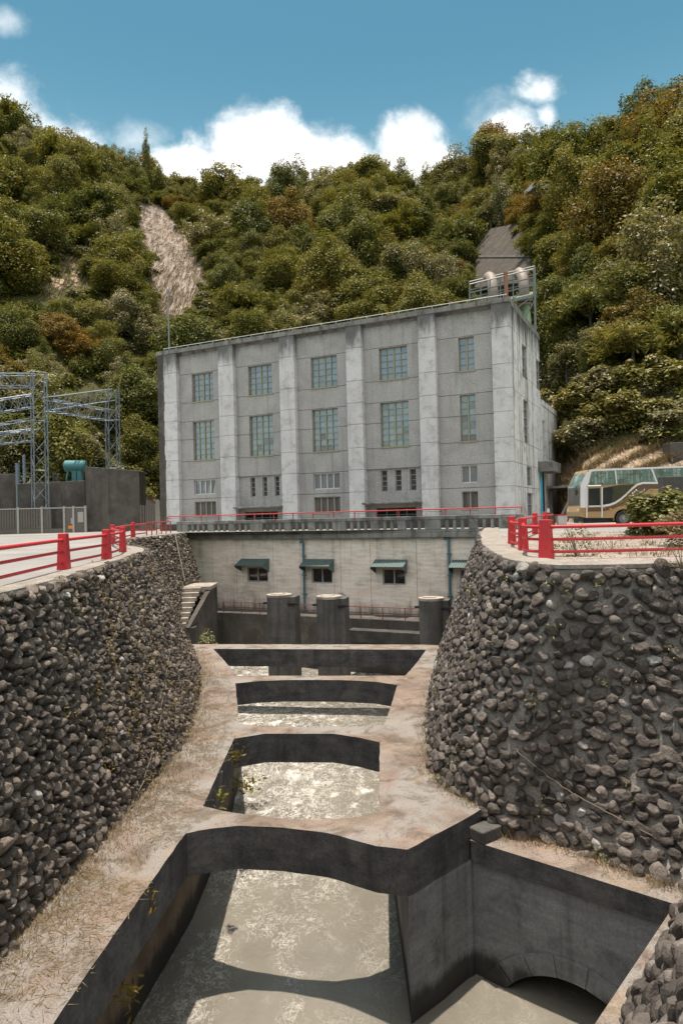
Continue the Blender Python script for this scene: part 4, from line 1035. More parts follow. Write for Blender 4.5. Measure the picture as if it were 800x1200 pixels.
# low undergrowth filling the gaps between the crowns
US = [crown(400 + k, 8, 90, .13, 1, .5, 'flat', (.4, .6)) for k in range(4)]
Y = 58.0; nu = 0
while Y < 240:
    X = -.6 * Y
    while X < .6 * Y:
        xx, y2 = X + r.normal(0, .9), Y + r.normal(0, .9); X += (2.6 if 400 + FPX * xx / y2 > 640 and y2 < 90 else 3.0) * r.uniform(.8, 1.2)
        px0 = 400 + FPX * xx / y2
        if y2 < sm(BASE, px0) + (6 if px0 > 650 else 0) or y2 > sm(RIDGE, px0) + 4: continue
        z = hill(xx, y2); px, py = proj((xx, y2, z + 1)); 
        if px < -30 or px > 830 or inpoly(px, py, SCAR) or inpoly(px, py, SLAB) or hidden(px, py - 8, 8) or inpoly(px, py, DRYP): continue
        if inpoly(px, py, DRYL) and r.uniform() < .75: continue
        V, F = US[r.integers(4)]; s = r.uniform(1.2, 2.3) * (.8 if y2 < 75 else 1); a = r.uniform(0, 6.28); ca_, sa_ = math.cos(a), math.sin(a)
        W_ = np.c_[(V[:, 0] * ca_ - V[:, 1] * sa_) * s + xx, (V[:, 0] * sa_ + V[:, 1] * ca_) * s + y2, (V[:, 2] - 1.0) * s + z]
        restV.append(W_); restF.append(F + off); restM.append(np.full(len(F), 0 if r.uniform() < (.35 if px > 640 and py > 380 else .75) else 2)); off += len(W_); nu += 1
    Y += 2.4 if Y < 90 else 3.0
tag(np_mesh('forest_undergrowth', np.concatenate(restV), np.concatenate(restF), ['leaf_green', 'leaf_orange', 'leaf_pale'], mi=np.concatenate(restM)), 'dense mixed forest filling the far slopes between the larger trees', 'forest', kind='stuff')
print('UNDER', nu, off)
del restV, restF
# dead stems hanging down the landslide scar
def hillpt(px, py):
    q = ray(px, py); Y = 50.0
    while Y < 300:
        if hill(q.x / q.y * Y, Y) > ZC + q.z / q.y * Y: break
        Y += 1.5
    for _ in range(6):
        pass
    return Vector((q.x / q.y * Y, Y, hill(q.x / q.y * Y, Y)))
mb = MB(); rr_ = random.Random(5)
for k in range(1100):
    P_ = SCAR if k < 930 else DRYL
    while True:
        px, py = rr_.uniform(20, 245), rr_.uniform(235, 375)
        if inpoly(px, py, P_): break
    a = hillpt(px, py); L = rr_.uniform(1.2, 4.5); ux = rr_.gauss(0, .13)
    b = Vector((a.x + ux * L, a.y - L * .75, 0)); b.z = hill(b.x, b.y) + rr_.uniform(.0, .5); a.z += rr_.uniform(.1, .8)
    c = (a + b) / 2 + Vector((rr_.gauss(0, .08), 0, rr_.uniform(0, .25)))
    mb.tube([a, c, b], [.07, .055, .03], 3, caps=False)
tag(mb.build('dead_stems', 'leaf_dry'), 'pale dead stems strewn down the bare landslide scar', 'dead wood', kind='stuff')

# special skyline trees
def special(px, py, Y, s, k, mat, label, sc3=None):
    b = at(px, py, Y); b.z = hill(b.x, Y) if sc3 is None else b.z
    src = KINDS.get((k, mat)) or tree_src(k, mat)
    o = src[0] if not src[1] else dup(src[0]); src[1] = True
    o.location = b; o.rotation_euler = (0, 0, random.uniform(0, 6)); o.scale = (s, s, s) if sc3 is None else sc3
    return tag(o, label, 'tree')
special(437, 190, 232, 5.2, 0, 'leaf_green', 'prominent round dark tree standing proud at the middle of the skyline')
special(524, 200, 218, 5.0, 3, 'leaf_green', 'lone broad round tree on the skyline at the right end of the cloud')
special(171, 176, 205, 1, 8, 'leaf_green', 'thin dark spire-shaped tree alone on the left skyline', (1.5, 1.5, 4.6)).location.z -= 4.5
special(414, 196, 235, 4.2, 2, 'leaf_green', 'dark rounded tree just left of the prominent skyline tree')
special(8, 150, 196, 5.0, 1, 'leaf_green', 'tall dark tree cut by the left edge on the skyline')
sk_ = empty('bare_tree', hillpt(106, 170)); tag(sk_, 'sparse spindly tree with thin bare branches on the left skyline', 'tree')
mb = MB(); rr_ = random.Random(11); mb.tube([(0, 0, -2), (.3, 0, 5), (.1, 0, 10)], [.22, .16, .05], 5)
tips = []
for k in range(16):
    z0 = rr_.uniform(3.5, 9.5); th = rr_.uniform(0, 6.28); L = rr_.uniform(1.2, 3); e_ = (math.cos(th) * L, math.sin(th) * L, z0 + rr_.uniform(.2, 1.8)); mb.tube([(.2, 0, z0), e_], [.07, .03], 4); tips.append(e_)
mb.build('trunk', 'bark', sk_)
rn_ = np.random.default_rng(4); P = np.concatenate([np.array(e_) + rn_.normal(0, .45, (26, 3)) for e_ in tips]); V, F = leaves(rn_, P, rn_.normal(size=P.shape) + [0, 0, .8], .34); np_mesh('crown', V, F, 'leaf_green', sk_)
def palm(loc, s, label, mat='leaf_green', nl=11, seed=0, name='palm_tree', H=7.5):
    rt_ = empty(name, loc); tag(rt_, label, 'palm' if name == 'palm_tree' else 'plant'); rt_.scale = (s,) * 3
    rp = random.Random(seed); mb = MB(); mb.tube([(0, 0, -1), (.15, .1, H * .5), (.1, .2, H)], [.17, .13, .11], 7); mb.build('trunk', 'bark', rt_)
    f = MB()
    for k in range(nl):
        th = 6.283 * k / nl + rp.uniform(-.2, .2); el = rp.uniform(.2, 1.1); prev = None
        for j in range(7):
            q = j / 6; rr2 = 2.6 * q; zz = H + math.sin(el) * 2.2 * q - 2.0 * q * q * (1.2 - el * .4); c = Vector((.1 + math.cos(th) * rr2 * math.cos(el * .6), .2 + math.sin(th) * rr2 * math.cos(el * .6), zz))
            wv_ = .38 * math.sin(math.pi * min(q * .9 + .12, 1)); sd_ = Vector((-math.sin(th), math.cos(th), 0)) * wv_
            cur = (c + sd_ - Vector((0, 0, wv_ * .5)), c, c - sd_ - Vector((0, 0, wv_ * .5)))
            if prev: f.add(list(prev) + list(cur), [(0, 1, 4, 3), (1, 2, 5, 4)])
            prev = cur
    f.build('fronds', mat, rt_); return rt_
palm(hillpt(128, 172), 1.1, 'palm with drooping fronds on the left skyline beside the spindly tree', seed=3)

# ---- penstock slab, pipes and stand behind the building
Yp = 96
def slabpt(px, py): 
    p = hillpt(px, py); p.z += .3; return p
P4 = [hillpt(*p) for p in ((560, 345), (560, 288), (574, 273), (611, 270), (628, 296), (626, 345))]
cen = sum(P4, Vector()) / 6; nrm = (P4[2] - P4[0]).cross(P4[4] - P4[0]).normalized()
if nrm.y > 0: nrm = -nrm
P4 = [p - nrm * (p - cen).dot(nrm) for p in P4]
ps = empty('penstock_slab', (0, 0, 0)); tag(ps, 'dark brown concrete slope slab behind the pale pipes on the hillside', 'slab')
MB().plate([p + nrm * 1.2 for p in P4], nrm, 5).build('slab', 'penstock_slab', ps)
a, b = P4[1].lerp(P4[0], .35), P4[4].lerp(P4[5], .25); d = (b - a).normalized(); u_ = nrm.cross(d)
MB().plate([a + nrm * 1.4 + u_ * .3, b + nrm * 1.4 + u_ * .3, b + nrm * 1.4 - u_ * .3, a + nrm * 1.4 - u_ * .3], nrm, .4).build('kerb', 'block_concrete', ps)
for k, (px, py, Y, mt, lab) in enumerate(((577, 322, 72, 'penstock_pale', 'pale weathered penstock pipe with a domed bend, left of the pair'), (613, 317, 72, 'penstock_pale', 'rusty pale penstock pipe with a domed bend and green lower length, right of the pair'))):
    c = at(px, py, Y); rad = .54; po = empty('penstock_pipe', (c.x, c.y, 0)); tag(po, lab, 'pipe', 'penstock pipes behind the powerhouse')
    cz_ = c.z; arcp = [(c.x * .2, 14.4, cz_ + 4.2), (c.x * .055, 4.0, cz_ + .9)] + [(0, 2.4 - 2.4 * math.sin(q) if q else 2.4, cz_ - 2.1 + 2.4 * math.cos(q) + .2) for q in np.linspace(.1, 1.45, 7)] + [(0, 0, cz_ - 3)]
    mb = MB().tube(arcp, rad, 18); mb.build('bend', mt, po, smooth=True)
    fl_ = MB()
    for z in (cz_ - 3.1, cz_ - 3.45): fl_.tube([(0, 0, z), (0, 0, z - .2)], rad * 1.28, 20)
    fl_.build('flange', 'coping_concrete', po)
    xo = .15 if k else 0
    MB().tube([(0, 0, cz_ - 3.6), (xo * .5, -.2, cz_ - 5.0), (xo * 1.2, -.4, cz_ - 8.5), (xo * 1.4, -.4, 0)], rad * .95, 16).build('lower_length', 'penstock_green', po, smooth=True)
plt = empty('steel_platform', (0, 0, 0)); tag(plt, 'grey green steel platform with railings around the penstock pipes', 'platform')
Yf = 69.5; pxs = [550, 563, 574, 586, 601, 625]
rl = MB(); dk = MB()
def tl(px): return 336 + (px - 550) * (318 - 336) / 75
for Yq, dy in ((Yf, 0), (Yf + 5.5, -3)):
    for px in pxs: rl.tube([at(px, tl(px) + 26 + dy, Yq), at(px, tl(px) - 3 + dy, Yq)], .07, 5)
    for o_ in (-3, 7, 16): rl.tube([at(550, tl(550) + o_ + dy, Yq), at(626, tl(626) + o_ + dy, Yq)], .075, 5)
rl.build('railing', 'rail_green_grey', plt)
d0, d1 = at(548, tl(548) + 26, Yf), at(628, tl(628) + 26, Yf); e0, e1 = at(548, tl(548) + 23, Yf + 5.5), at(628, tl(628) + 23, Yf + 5.5)
dk.plate([d0, d1, e1, e0], (0, 0, 1), .3); dk.build('deck', 'rail_green_grey', plt)
lg = MB()
lg.tube([at(626, 312, Yf), at(627, 385, Yf)], .12, 6); lg.tube([at(626, 330, Yf), at(598, 352, Yf)], .06, 5); lg.tube([at(626, 345, Yf), at(600, 365, Yf + .2)], .06, 5); lg.tube([at(626, 352, Yf), at(612, 378, Yf + .2)], .06, 5)
base = at(627, 385, Yf); lg.tube([base, (base.x, base.y, 0)], .12, 6); b2 = at(552, 362, Yf + 5); lg.tube([b2, (b2.x, b2.y, 0)], .12, 6); lg.build('leg', 'rail_green_grey', plt)
o = MB().box((-.16, -.16, 0), (.16, .16, 2.2)).box((-.2, -.2, 2.2), (.2, .2, 2.4)).build('valve_post', 'rust_roof'); o.location = at(593, 347, Yf - .4); tag(o, 'rusty orange valve post at the front of the steel platform', 'valve')
hb = empty('hillside_hut', hillpt(632, 262) + Vector((0, 0, 0)), .2); tag(hb, 'small dark hut with pale roof high among the right trees', 'hut')
MB().box((-1.8, -1.5, -3), (1.8, 1.5, 6.0)).build('wall', 'block_concrete', hb); MB().box((-2.2, -1.9, 6.0), (2.2, 1.9, 6.9)).build('roof', 'window_frame_white', hb)

# ================================================================== RAILINGS ON THE PLAZA
def plaza_rail(posts, label, hgt, pa_, pb_, ends=(), bars=(.19, .5, .815)):
    o = posts[0]; rt_ = empty('guard_railing', (o.x, o.y, gz(o.y))); tag(rt_, label, 'railing')
    L = lambda p: Vector((p.x - o.x, p.y - o.y, gz(p.y) - gz(o.y)))
    P = [L(p) for p in posts]
    full = [L(p) for p in ends[:1]] + P + [L(p) for p in ends[1:]] if ends else P
    for i, p in enumerate(P):
        a, b = P[max(i - 1, 0)], P[min(i + 1, len(P) - 1)]; rot = math.atan2(b.y - a.y, b.x - a.x) if a != b else 0
        MB().frustum((p.x, p.y, p.z - .05), (pa_ / 2, pa_ / 2 * .85), (pb_ / 2, pb_ / 2 * .85), hgt + .05, 0, rot).build('post', 'red_paint', rt_, bevel=.018)
    for z in bars:
        cv = catmull([(*p.xy, p.z + z * hgt) for p in full], 8); MB().tube(cv, .05 if z > .8 else .042, 8).build('rail', 'red_paint', rt_, smooth=True)
    return rt_
lp = [atg(x, y) for x, y in ((75, 667.6), (125, 655.6), (144, 647), (132, 638), (156, 630))]
d_ = atg(0, 686); d2 = atg(-70, 706)
lp2 = [d2] + lp
plaza_rail(lp2, 'red guard railing with tapered posts curving along the left plaza edge', 1.05, .37, .27, ends=(d2 + (d2 - lp[0]), atg(172, 627.5)))
rp = [atg(x, y) for x, y in ((639, 622), (627, 626), (600, 638.7), (613, 646.4), (640, 655.4))]
e1 = atg(640, 655.4); rp += [Vector((e1.x + 5.6, e1.y - .1, 0))]
plaza_rail(rp, 'red guard railing with tapered posts around the corner of the right plaza', 1.12, .38, .29, ends=(atg(648, 619.5), Vector((e1.x + 11, e1.y - .2, 0))))
a, b = atg(172, 627.5), at(200, 627, 55); rr2 = MB()
for z in (.45, .95): rr2.tube([(a.x, a.y, a.z + z), (b.x, b.y, gz(b.y) + z)], .04, 6)
for k in range(6): q = a.lerp(b, k / 5); rr2.tube([(q.x, q.y, gz(q.y) - .05), (q.x, q.y, gz(q.y) + .95)], .045, 6)
tag(rr2.build('pipe_railing', 'thin_red_paint'), 'thin red pipe railing linking the left guard railing to the balustrade', 'railing')

# ================================================================== COACH
YB = 46.0; BW = 2.5
bus = empty('coach', (at(740, 612, YB).x, YB, 0)); tag(bus, 'brown and tan coach with teal tinted windows parked behind the bush', 'coach')
g0 = at(740, 612, YB); g0.z = g0.z
def bp(cx_, cy, Y=YB):      # detail-crop pixel -> coach-local x, z
    p = at(670 + cx_ / 6.154, 530 + cy / 6.154, Y); return p.x - g0.x, p.z
zg = gz(YB)
k_ = YB / FPX / 6.154
X0, _ = bp(45, 0); XE = X0 + 12.0
def roofz(x): return bp(120, 130)[1]
ztop = bp(400, 112)[1]; zbot = bp(200, 476)[1]
prof = [bp(48, 462), (bp(48, 462)[0], bp(48, 430)[1]), bp(58, 385), bp(58, 245), bp(108, 140), (bp(118, 128)[0], ztop - .06), (bp(160, 122)[0], ztop), (XE - .3, ztop), (XE, ztop - .25), (XE + .05, zbot + .4), (XE - .1, zbot)]
wx, wz = bp(372, 452)[0], zg + .5; wr = .64
archp = [(wx + wr * math.cos(q), wz + wr * math.sin(q)) for q in np.linspace(R(-12), R(192), 16)]
wx2 = wx + 6.1; archp2 = [(wx2 + wr * math.cos(q), wz + wr * math.sin(q)) for q in np.linspace(R(-12), R(192), 16)]
prof += [(archp2[0][0], zbot)] + archp2 + [(archp2[-1][0], zbot), (archp[0][0], zbot)] + archp + [(archp[-1][0], zbot), (bp(110, 470)[0], zbot + .03)]
def fpoly(pts, y=0.0): return [(x, y, z) for x, z in pts]
MB().plate(fpoly(prof, 0), (0, -1, 0), BW).build('body', 'bus_tan', bus, bevel=.07, seg=3)
def panelp(name, pts, mat, dy, par=bus, th=.012): return MB().plate(fpoly(pts, -dy), (0, -1, 0), th).build(name, mat, par)
curve = [(220, 380), (270, 372), (310, 358), (350, 332), (390, 298), (430, 258), (470, 226), (510, 214)]
# brown sweep, silver line, glass
panelp('brown_sweep', [bp(*p) for p in ((104, 400), (215, 398), (270, 392), (315, 374), (355, 346), (398, 308), (440, 264), (480, 232), (515, 226), (640, 226), (655, 262), (560, 262), (520, 290), (470, 330), (420, 372), (390, 380), (330, 392), (290, 410), (215, 428), (104, 430))], 'bus_brown', .016)
strip = curve + [(640, 214), (1300, 195)]; up_ = [(x, y + 14) for x, y in strip]
panelp('silver_trim', [bp(*p) for p in strip + up_[::-1]], 'bus_silver', .024)
gl = [(122, 232), (140, 140), (300, 132), (560, 120), (606, 212), (505, 213), (465, 224), (425, 256), (385, 296), (345, 330), (305, 356), (268, 370), (222, 378), (222, 262), (206, 240)]
panelp('lower_side_window', [bp(*p) for p in ((222, 258), (340, 236), (450, 232), (425, 256), (385, 296), (345, 330), (305, 356), (268, 370), (222, 378))], 'bus_dark_glass', .026)
panelp('side_window', [bp(*p) for p in ((122, 236), (146, 142), (305, 134), (316, 228), (216, 236))], 'bus_glass', .03)
panelp('side_window', [bp(*p) for p in ((326, 226), (312, 133), (562, 122), (604, 210), (505, 211), (460, 222), (445, 228))], 'bus_glass', .03)
panelp('side_window', [bp(*p) for p in ((618, 208), (584, 121), (880, 108), (900, 198))], 'bus_glass', .03)
panelp('side_window', [bp(*p) for p in ((912, 198), (892, 107), (1290, 92), (1290, 190))], 'bus_glass', .03)
panelp('window_pillar', [bp(*p) for p in ((568, 120), (580, 120), (614, 212), (602, 212))], 'bus_silver', .034)
panelp('window_pillar', [bp(*p) for p in ((306, 132), (316, 132), (326, 232), (318, 232))], 'bus_silver', .033)
panelp('roof_band', [bp(*p) for p in ((122, 128), (160, 122), (1300, 80), (1300, 90), (160, 136), (136, 142), (118, 220), (108, 236))], 'bus_silver', .022)
panelp('front_pillar', [bp(*p) for p in ((60, 400), (60, 245), (108, 140), (138, 140), (120, 222), (103, 248), (103, 400))], 'bus_silver', .018)
dr = panelp('door', [bp(*p) for p in ((104, 470), (104, 250), (110, 240), (206, 240), (216, 252), (216, 470))], 'bus_tan', .035)
panelp('glazing', [bp(*p) for p in ((118, 386), (118, 262), (200, 258), (202, 384))], 'bus_dark_glass', .05, dr)
panelp('brown_band', [bp(*p) for p in ((106, 428), (106, 402), (214, 398), (214, 426))], 'bus_brown', .049, dr)
fr = MB()
for p0_, p1_ in (((104, 470), (104, 252)), ((110, 243), (206, 241)), ((214, 250), (214, 470)), ((118, 390), (202, 388))): fr.tube([(bp(*p0_)[0], -.055, bp(*p0_)[1]), (bp(*p1_)[0], -.055, bp(*p1_)[1])], .045, 6)
fr.build('frame', 'bus_silver', dr)
# front end
x0, za = bp(58, 382); x1, zb = bp(58, 248); x2, zc2 = bp(106, 146)
MB().plate([(x1 - .015, .12, zb), (x2 - .015, .12, zc2), (x2 - .015, BW - .12, zc2), (x1 - .015, BW - .12, zb)], (-1, 0, .5), .02).build('windscreen', 'bus_glass', bus)
MB().plate([(x0 - .015, .12, za), (x1 - .015, .12, zb - .05), (x1 - .015, BW - .12, zb - .05), (x0 - .015, BW - .12, za)], (-1, 0, 0), .02).build('lower_windscreen', 'bus_dark_glass', bus)
for y in (.22, BW - .22): MB().ell((X0 + .12, y, bp(0, 425)[1]), (.2, .2, .24)).build('headlight', 'bus_silver', bus, smooth=True)
MB().box((X0 - .06, .05, zbot + .02), (X0 + .5, BW - .05, zbot + .2)).build('bumper', 'black_plastic', bus, bevel=.04)
mm = MB().tube([(x1, .05, zb + .1), (x1 - .28, -.12, zb), (x1 - .3, -.14, zb - .12)], .03, 6); mm.ell((x1 - .28, -.14, zb - .35), (.09, .12, .25)); mm.build('mirror', 'black_plastic', bus)
for cx_, cy in ((86, 420), (232, 398), (276, 408)): x, z = bp(cx_, cy); MB().box((x - .07, -.05, z - .04), (x + .07, -.02, z + .04)).build('marker_lamp', 'orange_paint', bus)
for cx_ in (436, 449, 462): x, z = bp(cx_, 300 - (cx_ - 430) * .85); MB().ell((x, -.03, z), (.06, .02, .06)).build('badge', 'bus_silver', bus)
bdg = MB(); 
for k in range(9): x, z = bp(420 + k * 12, 345 - k * 9); x2_, z2_ = bp(427 + k * 12, 334 - k * 9); bdg.plate([(x, -.032, z), (x2_, -.032, z2_ + .03), (x2_, -.032, z2_ - .06), (x, -.032, z - .09)], (0, -1, 0), .01)
bdg.build('side_lettering', 'bus_silver', bus)
for xx in (wx, wx2):
    w_ = empty('wheel', (xx, .02, wz)); w_.parent = bus; rim_prof = []
    ty = MB(); n = 28; ringR = [(.5, .0), (.5, .28), (.44, .30), (.30, .30), (.30, 0), (.44, -.02)]
    V = []; 
    for k in range(n):
        th = 2 * math.pi * k / n
        for rr3, yy3 in ringR: V.append((rr3 * math.cos(th), yy3, rr3 * math.sin(th)))
    ty.add(V, [(k * 6 + j, ((k + 1) % n) * 6 + j, ((k + 1) % n) * 6 + (j + 1) % 6, k * 6 + (j + 1) % 6) for k in range(n) for j in range(6)]); ty.build('tyre', 'rubber', w_)
    rm = MB(); V = [(0, .02, 0)]
    m_r = [(.1, -.02), (.14, .07), (.26, .1), (.30, .01)]
    V = []
    for k in range(n):
        th = 2 * math.pi * k / n
        for rr3, yy3 in m_r: V.append((rr3 * math.cos(th), yy3, rr3 * math.sin(th)))
    rm.add(V, [(k * 4 + j, ((k + 1) % n) * 4 + j, ((k + 1) % n) * 4 + j + 1, k * 4 + j + 1) for k in range(n) for j in range(3)] + [tuple(k * 4 for k in range(n))])
    for k in range(10): th = 6.283 * k / 10; rm.tube([(.2 * math.cos(th), .05, .2 * math.sin(th)), (.2 * math.cos(th), -.005, .2 * math.sin(th))], .022, 6)
    rm.build('rim', 'grey_metal', w_)
MB().box((X0 + .3, .3, zg + .25), (XE - .3, BW - .3, zbot + .4)).build('underbody', 'black_plastic', bus)

# ================================================================== PLANTS ON THE RIGHT PLAZA AND BANK
def shrub(name, loc, rx_, rz_, mat, label, seed, n_cl=26, per=330, leaf=.085, group=None, kind='round'):
    rt_ = empty(name, loc); tag(rt_, label, 'bush', group); V, F = crown(seed, n_cl, per, leaf, 1, .9, kind); V = V * np.array([rx_, rx_, rz_]) ; V[:, 2] -= .42 * rz_
    np_mesh('foliage', V, F, mat, rt_); mb = MB(); rq = random.Random(seed)
    for k in range(9): th = rq.uniform(0, 6.28); q = rx_ * rq.uniform(.3, .7); sr_ = min(1, rx_ * .55); mb.tube([(rq.uniform(-.1, .1) * sr_, rq.uniform(-.1, .1) * sr_, -.1), (math.cos(th) * q * .5, math.sin(th) * q * .5, rz_ * .6), (math.cos(th) * q, math.sin(th) * q, rz_ * rq.uniform(1, 1.4))], [.035 * sr_, .025 * sr_, .008 * sr_], 5)
    mb.build('stem', 'bark', rt_); return rt_
b = atg(783, 627); shrub('round_bush', b, 1.62, 1.28, 'leaf_bush', 'dense rounded yellow-green bush in front of the coach', 31, 34, 420, .10)
b = atg(806, 640); shrub('dry_bush', b, .95, .95, 'leaf_dry', 'brown dried bush at the right edge behind the red railing', 32, 16, 130, .08)
b = atg(676, 652); shrub('low_plant', b, .55, .62, 'leaf_pale', 'spindly pale green shrub just behind the right red railing', 33, 12, 60, .09)
b = atg(683, 612); shrub('dry_bush', b + Vector((0, -2.2, 0)), .75, .5, 'leaf_dry', 'low tangle of dry twigs in front of the coach nose', 34, 12, 90, .07)
b = atg(798, 662); shrub('dry_bush', b, .5, .35, 'leaf_dry', 'small dry sprig hanging over the right wall edge at the frame border', 38, 8, 60, .06)
# weeds at ground level behind the rail
rg = np.random.default_rng(8); VV = []; FF = []; of = 0
def blades(C, hmin, hmax, wd, lean=.5):
    n = len(C); h = rg.uniform(hmin, hmax, n)[:, None]; th = rg.uniform(0, 6.283, n); sd_ = np.c_[np.cos(th), np.sin(th), np.zeros(n)] * wd; ln = np.c_[rg.normal(0, lean, n), rg.normal(0, lean, n), np.ones(n)] * h
    V = np.stack([C - sd_, C + sd_, C + ln], 1).reshape(-1, 3); return V, np.arange(3 * n).reshape(n, 3)
C = []
for k in range(240):
    p = atg(rg.uniform(655, 800), rg.uniform(624, 654)); m_n = rg.integers(3, 9)
    for _ in range(m_n): C.append((p.x + rg.normal(0, .12), p.y + rg.normal(0, .12), p.z))
V, F = blades(np.array(C), .05, .22, .012); tag(np_mesh('weeds', V, F, 'leaf_dry'), 'dry weeds scattered over the gravel behind the right railing', 'weeds', kind='stuff')
C = []
for k in range(5200):
    px, py = rg.uniform(650, 830), rg.uniform(520, 606)
    if not inpoly(px, py, DRYP): continue
    p = hillpt(px, py)
    for _ in range(3): C.append((p.x + rg.normal(0, .3), p.y + rg.normal(0, .3), hill(p.x, p.y) - .05))
V, F = blades(np.array(C), .25, .75, .03, .8); tag(np_mesh('dry_grass', V, F, 'leaf_dry'), 'dry straw-coloured grass covering the bank behind the coach', 'grass', kind='stuff')
for k, (px, py, rad, mt, lab) in enumerate(((735, 520, 2.5, 'leaf_bush', 'big dark-sided rounded bush on the bank top above the coach'), (700, 528, 2.0, 'leaf_pale', 'yellow-green grassy bush left of the big bush on the bank'), (672, 532, 1.9, 'leaf_green', 'green bush on the bank next to the building corner'),
        (768, 512, 2.2, 'leaf_bush', 'leafy bush right of the big rounded bush on the bank'), (795, 522, 2.0, 'leaf_pale', 'pale bush at the right edge of the bank'), (655, 505, 2.0, 'leaf_pale', 'tall pale shrub beside the annex wall'),
        (690, 492, 2.4, 'leaf_bush', 'yellowish shrub midway up behind the building flank'), (722, 478, 2.3, 'leaf_pale', 'pale shrub under the broad-leaved plants'), (660, 470, 2.2, 'leaf_bush', 'shrub pressed against the upper annex wall'), (760, 470, 2.4, 'leaf_green', 'dark shrub below the broad-leaved clump'), (790, 478, 2.6, 'leaf_bush', 'shrub at the right edge above the bank'))):
    q_ = hillpt(px, py); q_.y += rad * .75; q_.z = hill(q_.x, q_.y) - .25
    shrub('bank_shrub', q_, rad, rad * .8, mt, lab, 50 + k, 24, 260, .10, 'shrubs on the bank behind the coach')
for k, (px, py, s, lab) in enumerate(((738, 452, 1.15, 'broad-leaved plant with big pale arching leaves on the right slope, lowest of its clump'), (716, 434, 1.2, 'yellow-topped broad-leaved plant on the right slope left of its clump'), (765, 432, 1.2, 'broad-leaved plant with long pale leaves on the right slope'), (788, 450, 1.1, 'broad-leaved plant at the right edge of its clump'))):
    palm(hillpt(px, py), s, lab, 'leaf_pale', 10, 70 + k, 'broad_leaf_plant', 1.3)
wbx = at(793, 600, 39); o = MB().box((-.9, 0, 0), (1.6, .5, 2.98)).build('concrete_block', 'dark_concrete', bevel=.04); o.location = (at(776, 600, 39).x + .9, 39, gz(39) - .02); tag(o, 'dark concrete block standing behind the round bush in front of the coach', 'block')
q = hillpt(796, 546); o = MB().box((-1.0, -.6, -.8), (1.4, .8, .95)).build('concrete_block', 'block_concrete', bevel=.04); o.location = q; tag(o, 'grey concrete block half buried in the dry bank at the right edge', 'block')
# odds and ends by the side door
a = at(655, 606, 53); wl = MB(); P = [at(x, y, 53) for x, y in ((658, 606), (668, 586), (676, 585), (681, 588), (681, 607))]
wl.plate(P, (0, -1, 0), .6); tag(wl.build('ramp_wall', 'dark_concrete', bevel=.04), 'mossy sloped stub wall between the side door and the coach nose', 'wall')
p = at(642.5, 607, 52.5); o = empty('marker_post', (p.x, p.y, gz(p.y))); tag(o, 'dark blue post with white top by the side door', 'post')
MB().tube([(0, 0, 0), (0, 0, .95)], .09, 8).build('post', 'navy_paint', o); MB().tube([(0, 0, .95), (0, 0, 1.25)], [.12, .08], 8).build('cap', 'window_frame_white', o)
p = at(646.5, 607, 52); o = MB().tube([(0, 0, 0), (0, 0, .8)], .24, 12).tube([(0, 0, .3), (0, 0, .36)], .26, 12).build('oil_drum', 'bus_brown'); o.location = (p.x, p.y, gz(p.y)); tag(o, 'small brown drum by the side door', 'drum')
p = at(657.5, 606, 52); o = empty('planter', (p.x, p.y, gz(p.y))); tag(o, 'white tub with a red rim beside the stub wall', 'tub'); MB().frustum((0, 0, 0), (.28, .28), (.36, .36), .7).build('tub', 'window_frame_white', o); MB().box((-.38, -.38, .7), (.38, .38, .8)).build('rim', 'red_paint', o)

# ================================================================== SUBSTATION ON THE LEFT
YS = 66.0
def onS(px, py, Y=YS): return at(px, py, Y)
gb = gz(YS)
fn = empty('panel_fence', (0, 0, 0)); tag(fn, 'brown slatted fence on a low wall with gate panels in front of the substation', 'fence')
xa, xb = onS(-60, 600).x, onS(101, 600).x; zt_, zm, zb_ = onS(50, 595).z, onS(50, 618).z, gb
MB().box((xa, YS, zb_), (xb, YS + .3, zm - .15)).build('plinth', 'fence_slat', fn)
sl = MB(); x = xa
while x < xb - 3.3: sl.box((x, YS + .05, zm - .15), (x + .17, YS + .12, zt_ - .06)); x += .25
sl.build('slat_panel', 'fence_slat', fn)
for px in (-30, 21, 49, 75, 86, 100): p = onS(px, 600); MB().box((p.x - .09, YS - .06, zb_), (p.x + .09, YS + .16, zt_ + .1)).build('post', 'window_frame_grey', fn)
MB().box((xa, YS + .0, zt_ - .1), (xb, YS + .2, zt_)).build('top_rail', 'window_frame_grey', fn)
g_ = MB().box((onS(76, 600).x, YS + .02, zb_ + .2), (onS(99.5, 600).x, YS + .1, zt_ - .1)).build('gate_leaf', 'fence_slat', fn)
for a_, b_ in (((83, 607), (87, 614)), ((91, 600), (98, 612))): p, q = onS(*a_), onS(*b_); MB().box((p.x, YS - .03, q.z), (q.x, YS + .02, p.z)).build('notice', 'window_frame_grey', g_)
p, q = onS(80, 616), onS(87, 619.5); MB().box((p.x, YS - .04, q.z), (q.x, YS + .02, p.z)).build('notice', 'orange_paint', g_)
p, q = onS(163.5, 592), onS(180, 617); f2 = MB(); x = p.x
while x < q.x: f2.box((x, YS + .05, gb), (x + .17, YS + .12, p.z)); x += .25
f2.box((p.x, YS, gb), (q.x, YS + .2, gb + .6)); tag(f2.build('panel_fence', 'fence_slat'), 'short slatted fence between the dark block and the powerhouse', 'fence')
